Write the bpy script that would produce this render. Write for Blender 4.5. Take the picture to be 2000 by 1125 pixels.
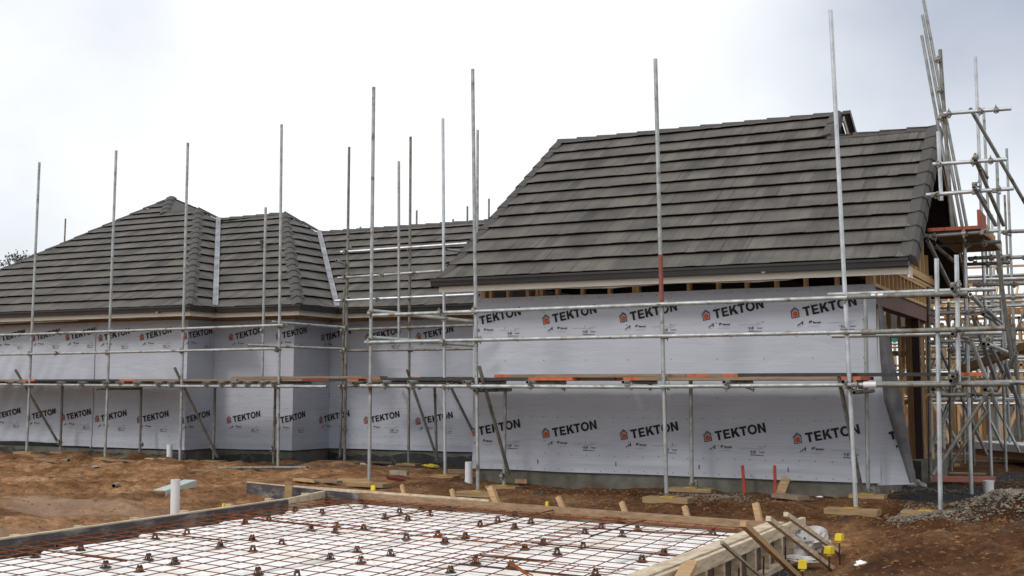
import bpy, bmesh, math, random
import numpy as np
from mathutils import Vector, Matrix, noise
random.seed(7); np.random.seed(7)
S = bpy.context.scene
COL = S.collection
for o in list(bpy.data.objects): bpy.data.objects.remove(o)
rad = math.radians

# ------------------------------------------------------------------ camera
F, CX, CY, HOR = 2340.0, 1000.0, 500.0, 758.0
YAW = math.atan((2200 - CX) / F); PITCH = math.atan((HOR - CY) / F); ROLL = rad(0.12)
CAM = Vector((0, 0, 1.4))
fwd = Vector((-math.sin(YAW) * math.cos(PITCH), math.cos(YAW) * math.cos(PITCH), math.sin(PITCH)))
r0 = Vector((math.cos(YAW), math.sin(YAW), 0)); u0 = r0.cross(fwd)
rt = r0 * math.cos(ROLL) + u0 * math.sin(ROLL); up = rt.cross(fwd)
cam = bpy.data.cameras.new('camera'); camo = bpy.data.objects.new('camera', cam); COL.objects.link(camo)
camo.matrix_world = Matrix((( rt.x, up.x, -fwd.x, CAM.x), (rt.y, up.y, -fwd.y, CAM.y), (rt.z, up.z, -fwd.z, CAM.z), (0, 0, 0, 1)))
cam.sensor_width = 36; cam.lens = 36 * F / 2000; cam.shift_y = -(562.5 - CY) / 2000
cam.clip_start = 0.1; cam.clip_end = 3000
S.camera = camo

# ------------------------------------------------------------------ world, sun, exposure
SUN_EL, SUN_AZ = rad(38), rad(205)      # azimuth clockwise from +Y
w = bpy.data.worlds.new('World'); S.world = w; w.use_nodes = True
nt = w.node_tree; nt.nodes.clear()
def N(t, **k):
    n = nt.nodes.new(t)
    for a, b in k.items(): setattr(n, a, b)
    return n
out = N('ShaderNodeOutputWorld'); bg = N('ShaderNodeBackground'); bg.inputs[1].default_value = 0.1
sky = N('ShaderNodeTexSky', sky_type='NISHITA', sun_disc=False, sun_elevation=SUN_EL, sun_rotation=SUN_AZ)
tc = N('ShaderNodeTexCoord'); mp = N('ShaderNodeMapping'); mp.inputs['Scale'].default_value = (1, 1, 1.5)
nz = N('ShaderNodeTexNoise'); nz.inputs['Scale'].default_value = 2.6; nz.inputs['Detail'].default_value = 6; nz.inputs['Roughness'].default_value = .5
nt.links.new(tc.outputs['Generated'], mp.inputs[0]); nt.links.new(mp.outputs[0], nz.inputs[0])
dark = N('ShaderNodeVectorMath', operation='DOT_PRODUCT'); dark.inputs[1].default_value = Vector((0.10, 0.93, 0.42)).normalized()
nt.links.new(tc.outputs['Generated'], dark.inputs[0])
mr = N('ShaderNodeMapRange', interpolation_type='SMOOTHSTEP'); mr.inputs[1].default_value = .90; mr.inputs[2].default_value = 1.0; mr.inputs[3].default_value = 0; mr.inputs[4].default_value = 1
nt.links.new(dark.outputs['Value'], mr.inputs[0])
dk2 = N('ShaderNodeVectorMath', operation='DOT_PRODUCT'); dk2.inputs[1].default_value = Vector((-0.93, 0.60, 0.24)).normalized()
nt.links.new(tc.outputs['Generated'], dk2.inputs[0])
mr2 = N('ShaderNodeMapRange', interpolation_type='SMOOTHSTEP'); mr2.inputs[1].default_value = .95; mr2.inputs[2].default_value = 1.0; mr2.inputs[3].default_value = 0; mr2.inputs[4].default_value = .36
nt.links.new(dk2.outputs['Value'], mr2.inputs[0])
mx = N('ShaderNodeMath', operation='MAXIMUM'); nt.links.new(mr.outputs[0], mx.inputs[0]); nt.links.new(mr2.outputs[0], mx.inputs[1])
# cloud density = patch + (noise-.5)
nn = N('ShaderNodeMath', operation='MULTIPLY_ADD'); nn.inputs[1].default_value = 1.5; nn.inputs[2].default_value = -.73
nt.links.new(nz.outputs[0], nn.inputs[0])
ad = N('ShaderNodeMath', operation='MULTIPLY_ADD', use_clamp=True); ad.inputs[1].default_value = 1.05
nt.links.new(mx.outputs[0], ad.inputs[0]); nt.links.new(nn.outputs[0], ad.inputs[2])
cr = N('ShaderNodeValToRGB'); cr.color_ramp.elements[0].color = (11.9, 12.1, 12.3, 1); cr.color_ramp.elements[1].color = (4.5, 5.0, 6.1, 1)
cr.color_ramp.elements[0].position = .0; cr.color_ramp.elements[1].position = .95
nt.links.new(ad.outputs[0], cr.inputs[0])
mixs = N('ShaderNodeMixRGB'); mixs.inputs[0].default_value = .9
nt.links.new(sky.outputs[0], mixs.inputs[1]); nt.links.new(cr.outputs[0], mixs.inputs[2])
nt.links.new(mixs.outputs[0], bg.inputs[0]); nt.links.new(bg.outputs[0], out.inputs[0])
sl = bpy.data.lights.new('sun', 'SUN'); sl.energy = 1.35; sl.angle = rad(12); sl.color = (1, .955, .9)
so = bpy.data.objects.new('sun', sl); COL.objects.link(so)
sdir = Vector((math.sin(SUN_AZ) * math.cos(SUN_EL), math.cos(SUN_AZ) * math.cos(SUN_EL), math.sin(SUN_EL)))
so.rotation_euler = sdir.to_track_quat('Z', 'Y').to_euler(); so.location = (-10, -10, 20)
S.view_settings.view_transform = 'Standard'; S.view_settings.look = 'None'; S.view_settings.exposure = 0.0; S.view_settings.gamma = 1
S.render.engine = 'CYCLES'; S.cycles.max_bounces = 6; S.cycles.diffuse_bounces = 3

# ------------------------------------------------------------------ measuring helpers: a photo ray met with a world plane
def ray(x, y): return fwd + rt * ((x - CX) / F) - up * ((y - CY) / F)
def P(x, y, X=None, Y=None, Z=None):
    d = ray(x, y)
    t = (X - CAM.x) / d.x if X is not None else (Y - CAM.y) / d.y if Y is not None else (Z - CAM.z) / d.z
    return CAM + d * t
def PS(x, y, Ye, Ze, s):      # met with the plane z = Ze + s (Y-Ye)
    d = ray(x, y); return CAM + d * ((Ze - s * Ye - CAM.z + s * CAM.y) / (d.z - s * d.y))

# ------------------------------------------------------------------ object helpers
def tag(o, label=None, cat=None, group=None, kind=None):
    if label: o['label'] = label
    if cat: o['category'] = cat
    if group: o['group'] = group
    if kind: o['kind'] = kind
    return o
def empty(name, loc, label, cat, group=None):
    o = bpy.data.objects.new(name, None); COL.objects.link(o); o.location = loc; o.empty_display_size = .2
    return tag(o, label, cat, group)
class MB:
    def __init__(s): s.v = []; s.f = []; s.m = []; s.uv = {}
    def add(s, vs, fs, mi=0):
        n = len(s.v); s.v += [tuple(v) for v in vs]
        for f in fs: s.f.append(tuple(i + n for i in f)); s.m.append(mi)
    def hexa(s, a, mi=0):   # 8 corners: bottom 4 then top 4 (ccw)
        s.add(a, [(3, 2, 1, 0), (4, 5, 6, 7), (0, 1, 5, 4), (1, 2, 6, 5), (2, 3, 7, 6), (3, 0, 4, 7)], mi)
    def box(s, lo, hi, mi=0):
        x0, y0, z0 = lo; x1, y1, z1 = hi
        s.hexa([(x0, y0, z0), (x1, y0, z0), (x1, y1, z0), (x0, y1, z0), (x0, y0, z1), (x1, y0, z1), (x1, y1, z1), (x0, y1, z1)], mi)
    def beam(s, p0, p1, w, h, upv=(0, 0, 1), mi=0):
        p0 = Vector(p0); p1 = Vector(p1); d = (p1 - p0).normalized(); upv = Vector(upv)
        sd = d.cross(upv)
        if sd.length < 1e-4: sd = Vector((1, 0, 0))
        sd.normalize(); u = sd.cross(d).normalized(); a = sd * w / 2; b = u * h / 2
        s.hexa([p0 - a - b, p0 + a - b, p1 + a - b, p1 - a - b, p0 - a + b, p0 + a + b, p1 + a + b, p1 - a + b], mi)
    def tube(s, p0, p1, r=.024, n=12, hollow=True, mi=0, r2=None):
        p0 = Vector(p0); p1 = Vector(p1); d = (p1 - p0).normalized()
        a = d.orthogonal().normalized(); b = d.cross(a); r2 = r2 or r
        def ring(p, q): return [p + (a * math.cos(2 * math.pi * i / n) + b * math.sin(2 * math.pi * i / n)) * q for i in range(n)]
        if hollow:
            vs = ring(p0, r) + ring(p1, r2) + ring(p0, r * .84) + ring(p1, r2 * .84); fs = []
            for i in range(n):
                j = (i + 1) % n
                fs += [(i, j, n + j, n + i), (2 * n + j, 2 * n + i, 3 * n + i, 3 * n + j), (j, i, 2 * n + i, 2 * n + j), (n + i, n + j, 3 * n + j, 3 * n + i)]
        else:
            vs = ring(p0, r) + ring(p1, r2); fs = [tuple(range(n))[::-1], tuple(range(n, 2 * n))]
            for i in range(n):
                j = (i + 1) % n; fs.append((i, j, n + j, n + i))
        s.add(vs, fs, mi)
    def build(s, name, mats, parent=None, smooth=False, loc=None):
        me = bpy.data.meshes.new(name)
        if loc is None: loc = (0, 0, 0)
        L = Vector(loc)
        me.from_pydata([tuple(Vector(v) - L) for v in s.v], [], s.f)
        if not isinstance(mats, (list, tuple)): mats = [mats]
        for m in mats: me.materials.append(m)
        me.polygons.foreach_set('material_index', s.m)
        if s.uv:
            ul = me.uv_layers.new(name='UVMap')
            dat = [0.0] * (2 * len(me.loops))
            for p in me.polygons:
                u = s.uv.get(p.index)
                if u:
                    for k, li in enumerate(p.loop_indices): dat[2 * li] = u[k][0]; dat[2 * li + 1] = u[k][1]
            ul.data.foreach_set('uv', dat)
        if smooth:
            me.polygons.foreach_set('use_smooth', [True] * len(me.polygons))
            try: me.set_sharp_from_angle(angle=rad(40))
            except Exception: pass
        o = bpy.data.objects.new(name, me); COL.objects.link(o)
        if parent:
            o.parent = parent; o.location = L - wl(parent)
        else: o.location = L
        return o
WL = {}
def wl(o):
    p = Vector(o.location)
    while o.parent: o = o.parent; p += Vector(o.location)
    return p

# ------------------------------------------------------------------ materials
def mat(name, base, rough=.7, metal=0, spec=.4, var=None, vscale=4, detail=4, bump=0, bscale=20, coords='Object', stretch=(1, 1, 1), ramp=(.35, .65), bdist=.02, rough2=None):
    m = bpy.data.materials.new(name); m.use_nodes = True; t = m.node_tree; b = t.nodes['Principled BSDF']
    b.inputs['Base Color'].default_value = (*base, 1); b.inputs['Roughness'].default_value = rough; b.inputs['Metallic'].default_value = metal
    b.inputs['Specular IOR Level'].default_value = spec
    L = t.links.new
    tcn = t.nodes.new('ShaderNodeTexCoord'); mpn = t.nodes.new('ShaderNodeMapping'); mpn.inputs['Scale'].default_value = stretch
    L(tcn.outputs[coords], mpn.inputs[0])
    if var:
        n = t.nodes.new('ShaderNodeTexNoise'); n.inputs['Scale'].default_value = vscale; n.inputs['Detail'].default_value = detail; n.inputs['Roughness'].default_value = .65
        L(mpn.outputs[0], n.inputs[0]); r = t.nodes.new('ShaderNodeValToRGB')
        r.color_ramp.elements[0].position = ramp[0]; r.color_ramp.elements[1].position = ramp[1]
        r.color_ramp.elements[0].color = (*base, 1); r.color_ramp.elements[1].color = (*var, 1)
        L(n.outputs[0], r.inputs[0]); L(r.outputs[0], b.inputs['Base Color'])
        if rough2 is not None:
            q = t.nodes.new('ShaderNodeMapRange'); q.inputs[1].default_value = ramp[0]; q.inputs[2].default_value = ramp[1]; q.inputs[3].default_value = rough; q.inputs[4].default_value = rough2
            L(n.outputs[0], q.inputs[0]); L(q.outputs[0], b.inputs['Roughness'])
    if bump:
        n2 = t.nodes.new('ShaderNodeTexNoise'); n2.inputs['Scale'].default_value = bscale; n2.inputs['Detail'].default_value = 5
        L(mpn.outputs[0], n2.inputs[0]); bp = t.nodes.new('ShaderNodeBump'); bp.inputs['Strength'].default_value = bump; bp.inputs['Distance'].default_value = bdist
        L(n2.outputs[0], bp.inputs['Height']); L(bp.outputs[0], b.inputs['Normal'])
    return m
M = {}
M['galv'] = mat('galvanised_steel', (.40, .42, .42), .42, .55, .5, var=(.27, .28, .27), vscale=9, rough2=.6, bump=.15, bscale=60, bdist=.003)
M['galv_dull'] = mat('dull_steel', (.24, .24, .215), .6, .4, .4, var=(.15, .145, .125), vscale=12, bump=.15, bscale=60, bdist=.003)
M['galv_new'] = mat('bright_steel', (.55, .58, .60), .36, .5, .5, var=(.40, .42, .44), vscale=7)
M['coupler'] = mat('coupler_steel', (.26, .25, .22), .6, .4, .4, var=(.14, .08, .05), vscale=14, ramp=(.52, .68))
M['rust_red'] = mat('red_oxide_paint', (.28, .075, .055), .6, .1, .3, var=(.18, .06, .05), vscale=14)
def wood(name, a, b, sc=3, st=(1, 14, 14), rough=.75, bump=.2):
    return mat(name, a, rough, 0, .25, var=b, vscale=sc, stretch=st, detail=6, bump=bump, bscale=10, bdist=.004)
M['pine'] = wood('new_pine', (.48, .32, .17), (.34, .21, .105))
M['pineY'] = wood('pine_along_y', (.62, .42, .22), (.46, .29, .14), st=(14, 1, 14))
M['pineZ'] = wood('pine_upright', (.70, .46, .24), (.54, .33, .16), st=(14, 14, 1))
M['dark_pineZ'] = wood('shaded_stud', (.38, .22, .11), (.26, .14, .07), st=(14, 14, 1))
M['weathered'] = wood('weathered_board', (.27, .20, .14), (.17, .12, .085))
M['old_plank'] = wood('scaffold_plank', (.30, .215, .14), (.17, .12, .08))
M['black_paint'] = mat('black_edge_paint', (.028, .028, .03), .6, 0, .3, var=(.05, .045, .04), vscale=8)
M['orange'] = mat('orange_paint', (.50, .12, .042), .65, 0, .3, var=(.24, .085, .045), vscale=14, detail=7, ramp=(.48, .66))
M['marker'] = mat('red_orange_stake', (.50, .055, .02), .6, 0, .3, var=(.30, .045, .02), vscale=9)
M['red_board'] = mat('faded_red_orange', (.34, .085, .035), .7, 0, .3, var=(.20, .06, .035), vscale=8)
M['red_end'] = mat('dull_red_paint', (.26, .045, .03), .65, 0, .3, var=(.15, .04, .03), vscale=10)
M['bleached'] = wood('bleached_formwork_timber', (.64, .55, .42), (.38, .285, .19), st=(3, 1.2, 8), sc=4)
M['form_face'] = mat('concrete_stained_plywood', (.115, .088, .072), .75, 0, .3, var=(.23, .20, .17), vscale=2.2, stretch=(1, 1, 2.5), detail=8, ramp=(.48, .66), bump=.2)
M['formply'] = mat('black_film_ply', (.055, .045, .05), .5, 0, .4, var=(.20, .19, .18), vscale=3, stretch=(1, 1, 3), detail=8, ramp=(.50, .68), bump=.15)
M['concrete'] = mat('foundation_concrete', (.17, .165, .145), .9, 0, .2, var=(.09, .08, .062), vscale=2.5, detail=8, bump=.35, bscale=9)
M['bitumen'] = mat('black_damp_proofing', (.02, .02, .022), .6, 0, .4, var=(.10, .095, .085), vscale=6, detail=8, ramp=(.5, .7), bump=.5, bscale=8, bdist=.03)
M['foam'] = mat('white_polystyrene', (.86, .86, .855), .85, 0, .2, var=(.70, .655, .58), vscale=2.6, detail=8, ramp=(.50, .78), bump=.15, bscale=70, bdist=.004, coords='Generated')
def specks(m, scale, lo, hi, col):
    t = m.node_tree; b = t.nodes['Principled BSDF']; src = b.inputs['Base Color'].links[0].from_socket
    g = t.nodes.new('ShaderNodeNewGeometry'); n = t.nodes.new('ShaderNodeTexNoise'); n.inputs['Scale'].default_value = scale; n.inputs['Detail'].default_value = 2; t.links.new(g.outputs['Position'], n.inputs[0])
    r = t.nodes.new('ShaderNodeMapRange'); r.inputs[1].default_value = lo; r.inputs[2].default_value = hi; t.links.new(n.outputs[0], r.inputs[0])
    q = t.nodes.new('ShaderNodeMixRGB'); q.inputs[2].default_value = (*col, 1); t.links.new(r.outputs[0], q.inputs[0]); t.links.new(src, q.inputs[1]); t.links.new(q.outputs[0], b.inputs['Base Color'])
specks(M['foam'], 34, .69, .74, (.20, .13, .08)); specks(M['foam'], 1.3, .56, .80, (.62, .55, .45))
specks(M['galv'], 7, .60, .72, (.17, .13, .10)); specks(M['galv_dull'], 7, .58, .70, (.13, .085, .055))
M['rebar'] = mat('rusty_rebar', (.27, .085, .025), .8, .1, .2, var=(.12, .042, .018), vscale=14)
M['rebar_dark'] = mat('dark_rusty_rebar', (.13, .045, .02), .8, .15, .2, var=(.06, .026, .015), vscale=14)
M['plastic_black'] = mat('black_plastic', (.02, .02, .021), .5, 0, .4, var=(.045, .035, .028), vscale=20)
M['yellow'] = mat('yellow_plastic', (.80, .62, .03), .45, 0, .4, var=(.70, .52, .03), vscale=12)
M['plate'] = mat('ochre_base_plate', (.55, .36, .05), .6, 0, .3, var=(.38, .24, .05), vscale=12)
M['pvc'] = mat('white_pvc', (.66, .67, .67), .4, 0, .45, var=(.55, .54, .51), vscale=5, ramp=(.5, .75))
M['pvc_grey'] = mat('dirty_pipe', (.33, .30, .26), .6, 0, .3, var=(.22, .17, .12), vscale=7)
M['fascia'] = mat('cream_fascia', (.68, .65, .57), .5, 0, .4, var=(.62, .59, .51), vscale=1.5)
M['gutter'] = mat('charcoal_gutter', (.022, .022, .024), .35, .0, .5, var=(.03, .03, .031), vscale=1.5)
M['flashing'] = mat('valley_flashing', (.14, .14, .15), .5, .2, .5, var=(.32, .32, .35), vscale=3)
M['underlay'] = mat('roof_underlay', (.64, .60, .54), .7, 0, .3, var=(.52, .48, .42), vscale=3, bump=.4, bscale=7)
M['steelbeam'] = mat('red_oxide_beam', (.13, .062, .054), .6, 0, .3, var=(.18, .11, .10), vscale=3.5, detail=6, ramp=(.5, .75))
M['darksteel'] = mat('dark_steel_post', (.035, .018, .014), .6, 0, .3)
M['ink'] = mat('black_ink', (.022, .021, .022), .8, 0, .2, var=(.05, .048, .05), vscale=10, ramp=(.5, .75))
M['ink_red'] = mat('red_ink', (.50, .085, .03), .8, 0, .2, var=(.42, .08, .035), vscale=10)
M['ink_grey'] = mat('grey_ink', (.10, .10, .11), .85, 0, .2)
M['staple'] = mat('staple_rust', (.14, .05, .035), .7, 0, .3)
M['wrap_back'] = mat('wrap_back', (.085, .082, .088), .85, 0, .2, var=(.155, .15, .155), vscale=4, detail=7, bump=.5, bscale=6)
M['plywood_tan'] = mat('platform_underside', (.30, .19, .10), .8, 0, .2, var=(.20, .12, .06), vscale=3)
M['int_dark'] = mat('roof_void_shade', (.02, .018, .017), .9, 0, .1)  # near-black: shade of the open roof space put into the colour
M['board_white'] = mat('interior_white_board', (.62, .60, .57), .8, 0, .2, var=(.52, .50, .47), vscale=2)
M['green'] = mat('green_netting', (.03, .28, .18), .8, 0, .2, var=(.02, .17, .11), vscale=30)
M['plastic_sheet'] = mat('crumpled_plastic', (.60, .59, .58), .35, 0, .5, var=(.42, .40, .38), vscale=6, bump=.6, bscale=12)
M['silver_sheet'] = mat('silver_plastic', (.36, .35, .35), .3, .2, .5, var=(.18, .17, .17), vscale=8, bump=.7, bscale=12)
M['muddy'] = wood('muddy_board', (.36, .25, .13), (.22, .14, .075))
M['brownboard'] = wood('brown_edge_board', (.36, .24, .145), (.20, .125, .075))
M['pink_timber'] = wood('pink_treated_timber', (.48, .19, .15), (.36, .14, .11))
M['leaf'] = mat('dark_leaves', (.03, .035, .02), .6, 0, .3, var=(.05, .06, .03), vscale=3)
M['bark'] = mat('bark', (.09, .07, .055), .9, 0, .2)
M['metal_sheet'] = mat('pale_green_metal_sheet', (.56, .64, .62), .35, .3, .5, var=(.48, .56, .54), vscale=5)

def mat_wrap():
    m = bpy.data.materials.new('building_wrap'); m.use_nodes = True; t = m.node_tree; b = t.nodes['Principled BSDF']; L = t.links.new
    b.inputs['Roughness'].default_value = .62; b.inputs['Specular IOR Level'].default_value = .3
    tcn = t.nodes.new('ShaderNodeTexCoord')
    n = t.nodes.new('ShaderNodeTexNoise'); n.inputs['Scale'].default_value = 1.3; n.inputs['Detail'].default_value = 6; L(tcn.outputs['Object'], n.inputs[0])
    r = t.nodes.new('ShaderNodeValToRGB'); r.color_ramp.elements[0].position = .3; r.color_ramp.elements[1].position = .7
    r.color_ramp.elements[0].color = (.395, .425, .495, 1); r.color_ramp.elements[1].color = (.435, .462, .535, 1)
    L(n.outputs[0], r.inputs[0])
    # fine weave lines running along the sheet
    wv = t.nodes.new('ShaderNodeTexNoise'); mpn = t.nodes.new('ShaderNodeMapping'); mpn.inputs['Scale'].default_value = (1.5, 1.5, 55); L(tcn.outputs['Object'], mpn.inputs[0])
    wv.inputs['Scale'].default_value = 1.0; wv.inputs['Detail'].default_value = 3; L(mpn.outputs[0], wv.inputs[0])
    mm = t.nodes.new('ShaderNodeMixRGB'); mm.blend_type = 'MULTIPLY'; mm.inputs[0].default_value = .35
    L(r.outputs[0], mm.inputs[1]); L(wv.outputs[0], mm.inputs[2]); 
    br = t.nodes.new('ShaderNodeBrightContrast'); br.inputs[1].default_value = .10; L(mm.outputs[0], br.inputs[0])
    L(br.outputs[0], b.inputs['Base Color'])
    n2 = t.nodes.new('ShaderNodeTexNoise'); n2.inputs['Scale'].default_value = 2.2; n2.inputs['Detail'].default_value = 4; n2.inputs['Roughness'].default_value = .45; n2.inputs['Distortion'].default_value = .9
    mp3 = t.nodes.new('ShaderNodeMapping'); mp3.inputs['Scale'].default_value = (.8, .8, 2.0); mp3.inputs['Rotation'].default_value = (0, .25, 0); L(tcn.outputs['Object'], mp3.inputs[0]); L(mp3.outputs[0], n2.inputs[0])
    bp = t.nodes.new('ShaderNodeBump'); bp.inputs['Strength'].default_value = .32; bp.inputs['Distance'].default_value = .04
    L(n2.outputs[0], bp.inputs['Height']); L(bp.outputs[0], b.inputs['Normal'])
    return m
M['wrap'] = mat_wrap()

def mat_tile():
    m = bpy.data.materials.new('shake_roof_tile'); m.use_nodes = True; t = m.node_tree; b = t.nodes['Principled BSDF']; L = t.links.new
    b.inputs['Roughness'].default_value = .72; b.inputs['Specular IOR Level'].default_value = .35
    uv = t.nodes.new('ShaderNodeUVMap'); uv.uv_map = 'UVMap'
    sp = t.nodes.new('ShaderNodeSeparateXYZ'); L(uv.outputs[0], sp.inputs[0])
    def math_(op, a, b_=None, c=None):
        q = t.nodes.new('ShaderNodeMath'); q.operation = op
        for i, v in enumerate((a, b_, c)):
            if v is None: continue
            if isinstance(v, (int, float)): q.inputs[i].default_value = v
            else: L(v, q.inputs[i])
        return q.outputs[0]
    row = math_('FLOOR', sp.outputs[1]); 
    # shakes ~0.16 m wide, offset per row
    us = math_('ADD', math_('MULTIPLY', sp.outputs[0], 6.2), math_('MULTIPLY', row, .37))
    nzw = t.nodes.new('ShaderNodeTexNoise'); nzw.noise_dimensions = '1D'; nzw.inputs['Scale'].default_value = 1.7; L(us, nzw.inputs['W'])
    us2 = math_('ADD', us, math_('MULTIPLY', nzw.outputs[0], 1.2))
    cell = math_('FLOOR', us2)
    cb = t.nodes.new('ShaderNodeCombineXYZ'); L(cell, cb.inputs[0]); L(row, cb.inputs[1])
    wn = t.nodes.new('ShaderNodeTexWhiteNoise'); wn.noise_dimensions = '2D'; L(cb.outputs[0], wn.inputs['Vector'])
    # grain
    mpn = t.nodes.new('ShaderNodeMapping'); mpn.inputs['Scale'].default_value = (60, 1.1, 1); L(uv.outputs[0], mpn.inputs[0])
    gr = t.nodes.new('ShaderNodeTexNoise'); gr.inputs['Scale'].default_value = 1; gr.inputs['Detail'].default_value = 4; gr.inputs['Roughness'].default_value = .7; L(mpn.outputs[0], gr.inputs[0])
    # panel blotches ~0.5-1 m long per course
    mp2 = t.nodes.new('ShaderNodeMapping'); mp2.inputs['Scale'].default_value = (1.5, .8, 1); L(uv.outputs[0], mp2.inputs[0])
    bl = t.nodes.new('ShaderNodeTexNoise'); bl.inputs['Scale'].default_value = 1; bl.inputs['Detail'].default_value = 3; L(mp2.outputs[0], bl.inputs[0])
    v = math_('ADD', math_('MULTIPLY', wn.outputs[0], .20), math_('ADD', math_('MULTIPLY', gr.outputs[0], .45), math_('MULTIPLY', bl.outputs[0], .75)))
    r = t.nodes.new('ShaderNodeValToRGB'); r.color_ramp.elements[0].position = .42; r.color_ramp.elements[1].position = .88
    r.color_ramp.elements[0].color = (.036, .033, .032, 1); r.color_ramp.elements[1].color = (.126, .114, .098, 1)
    L(v, r.inputs[0])
    # thin slot between shakes
    fr = math_('FRACT', us2); slot = math_('LESS_THAN', fr, .055)
    mm = t.nodes.new('ShaderNodeMixRGB'); mm.inputs[2].default_value = (.038, .036, .034, 1); L(math_('MULTIPLY', slot, .5), mm.inputs[0]); L(r.outputs[0], mm.inputs[1])
    L(mm.outputs[0], b.inputs['Base Color'])
    hb = math_('SUBTRACT', math_('MULTIPLY', gr.outputs[0], .6), math_('MULTIPLY', slot, .8))
    bp = t.nodes.new('ShaderNodeBump'); bp.inputs['Strength'].default_value = .7; bp.inputs['Distance'].default_value = .008; L(hb, bp.inputs['Height']); L(bp.outputs[0], b.inputs['Normal'])
    return m
M['tile'] = mat_tile()
M['cap'] = mat('ridge_cap_tile', (.068, .062, .056), .75, 0, .3, var=(.070, .066, .062), vscale=6, detail=8, bump=.3, bscale=90, bdist=.003)
M['lip'] = mat('tile_underside_shade', (.020, .018, .016), .9, 0, .1, var=(.030, .027, .024), vscale=6)  # near-black: shade of the gap under each course put into the colour

def mat_ground():
    m = bpy.data.materials.new('clay_ground'); m.use_nodes = True; t = m.node_tree; b = t.nodes['Principled BSDF']; L = t.links.new
    b.inputs['Specular IOR Level'].default_value = .12
    tcn = t.nodes.new('ShaderNodeTexCoord')
    def nz_(s, d=8, r=.6, dist=0):
        n = t.nodes.new('ShaderNodeTexNoise'); n.inputs['Scale'].default_value = s; n.inputs['Detail'].default_value = d; n.inputs['Roughness'].default_value = r; n.inputs['Distortion'].default_value = dist
        L(tcn.outputs['Object'], n.inputs[0]); return n.outputs[0]
    def ramp(src, stops):
        r = t.nodes.new('ShaderNodeValToRGB'); e = r.color_ramp.elements
        while len(e) < len(stops): e.new(.5)
        for q, (p, c) in zip(e, stops): q.position = p; q.color = (*c, 1) if isinstance(c, tuple) else (c, c, c, 1)
        L(src, r.inputs[0]); return r.outputs[0]
    def mix(f, a, c, mode='MIX'):
        q = t.nodes.new('ShaderNodeMixRGB'); q.blend_type = mode
        for i, v in enumerate((f, a, c)):
            if isinstance(v, float): q.inputs[i].default_value = v
            elif isinstance(v, tuple): q.inputs[i].default_value = (*v, 1)
            else: L(v, q.inputs[i])
        return q.outputs[0]
    a = ramp(nz_(1.1, 9, .62, .3), [(.30, (.12, .054, .022)), (.45, (.25, .124, .055)), (.58, (.385, .210, .102)), (.72, (.52, .33, .19))])
    fine = ramp(nz_(9, 10, .82), [(.36, .22), (.50, .80), (.66, 1.6)])
    a = mix(.85, a, fine, 'MULTIPLY')
    at = t.nodes.new('ShaderNodeAttribute'); at.attribute_name = 'wet'
    a = mix(at.outputs['Fac'], a, mix(1.0, a, (.34, .29, .26), 'MULTIPLY'))
    at2 = t.nodes.new('ShaderNodeAttribute'); at2.attribute_name = 'gravel'
    gv = ramp(nz_(38, 6, .8), [(.36, (.020, .021, .022)), (.55, (.06, .062, .064)), (.70, (.19, .19, .185))])
    a = mix(at2.outputs['Fac'], a, gv)
    pale = t.nodes.new('ShaderNodeAttribute'); pale.attribute_name = 'pale'
    a = mix(pale.outputs['Fac'], a, (.36, .245, .170))
    sp = ramp(nz_(60, 3, .6), [(.70, 0.0), (.78, 1.0)])
    a = mix(sp, a, (.42, .36, .30))
    L(a, b.inputs['Base Color']); b.inputs['Roughness'].default_value = .9
    bp = t.nodes.new('ShaderNodeBump'); bp.inputs['Strength'].default_value = .9; bp.inputs['Distance'].default_value = .06; L(nz_(11, 9, .78), bp.inputs['Height'])
    L(bp.outputs[0], b.inputs['Normal'])
    return m
M['ground'] = mat_ground()
M['stone'] = mat('crushed_stone', (.075, .062, .048), .85, 0, .3, var=(.24, .21, .17), vscale=9, detail=3)
M['clod'] = mat('clay_clod', (.10, .046, .020), .95, 0, .15, var=(.23, .125, .058), vscale=7, detail=5)

# ================================================================== GROUND
slabO = P(640, 958, Z=.15); slabR = P(1500, 1020, Z=.15); slabL0 = P(0, 1050, Z=.15); slabC = P(1560, 1008, Z=.15)
print('slab', slabO, slabR, slabL0, slabC)
e1 = (slabR - slabO).normalized(); e2 = (slabL0 - slabO).normalized()
heapC = P(1990, 985, Z=.25)
def sst(a, b, x): 
    t = np.clip((x - a) / (b - a), 0, 1); return t * t * (3 - 2 * t)
_T = {}
def vnoise(X, Y, sc, seed):
    if seed not in _T: _T[seed] = np.random.RandomState(seed).rand(256, 256)
    T = _T[seed]
    x = X * sc; y = Y * sc; xi = np.floor(x).astype(int); yi = np.floor(y).astype(int); fx = x - xi; fy = y - yi
    fx = fx * fx * (3 - 2 * fx); fy = fy * fy * (3 - 2 * fy)
    g = lambda a, b_: T[a % 256, b_ % 256]
    return (g(xi, yi) * (1 - fx) + g(xi + 1, yi) * fx) * (1 - fy) + (g(xi, yi + 1) * (1 - fx) + g(xi + 1, yi + 1) * fx) * fy - .5
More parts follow.
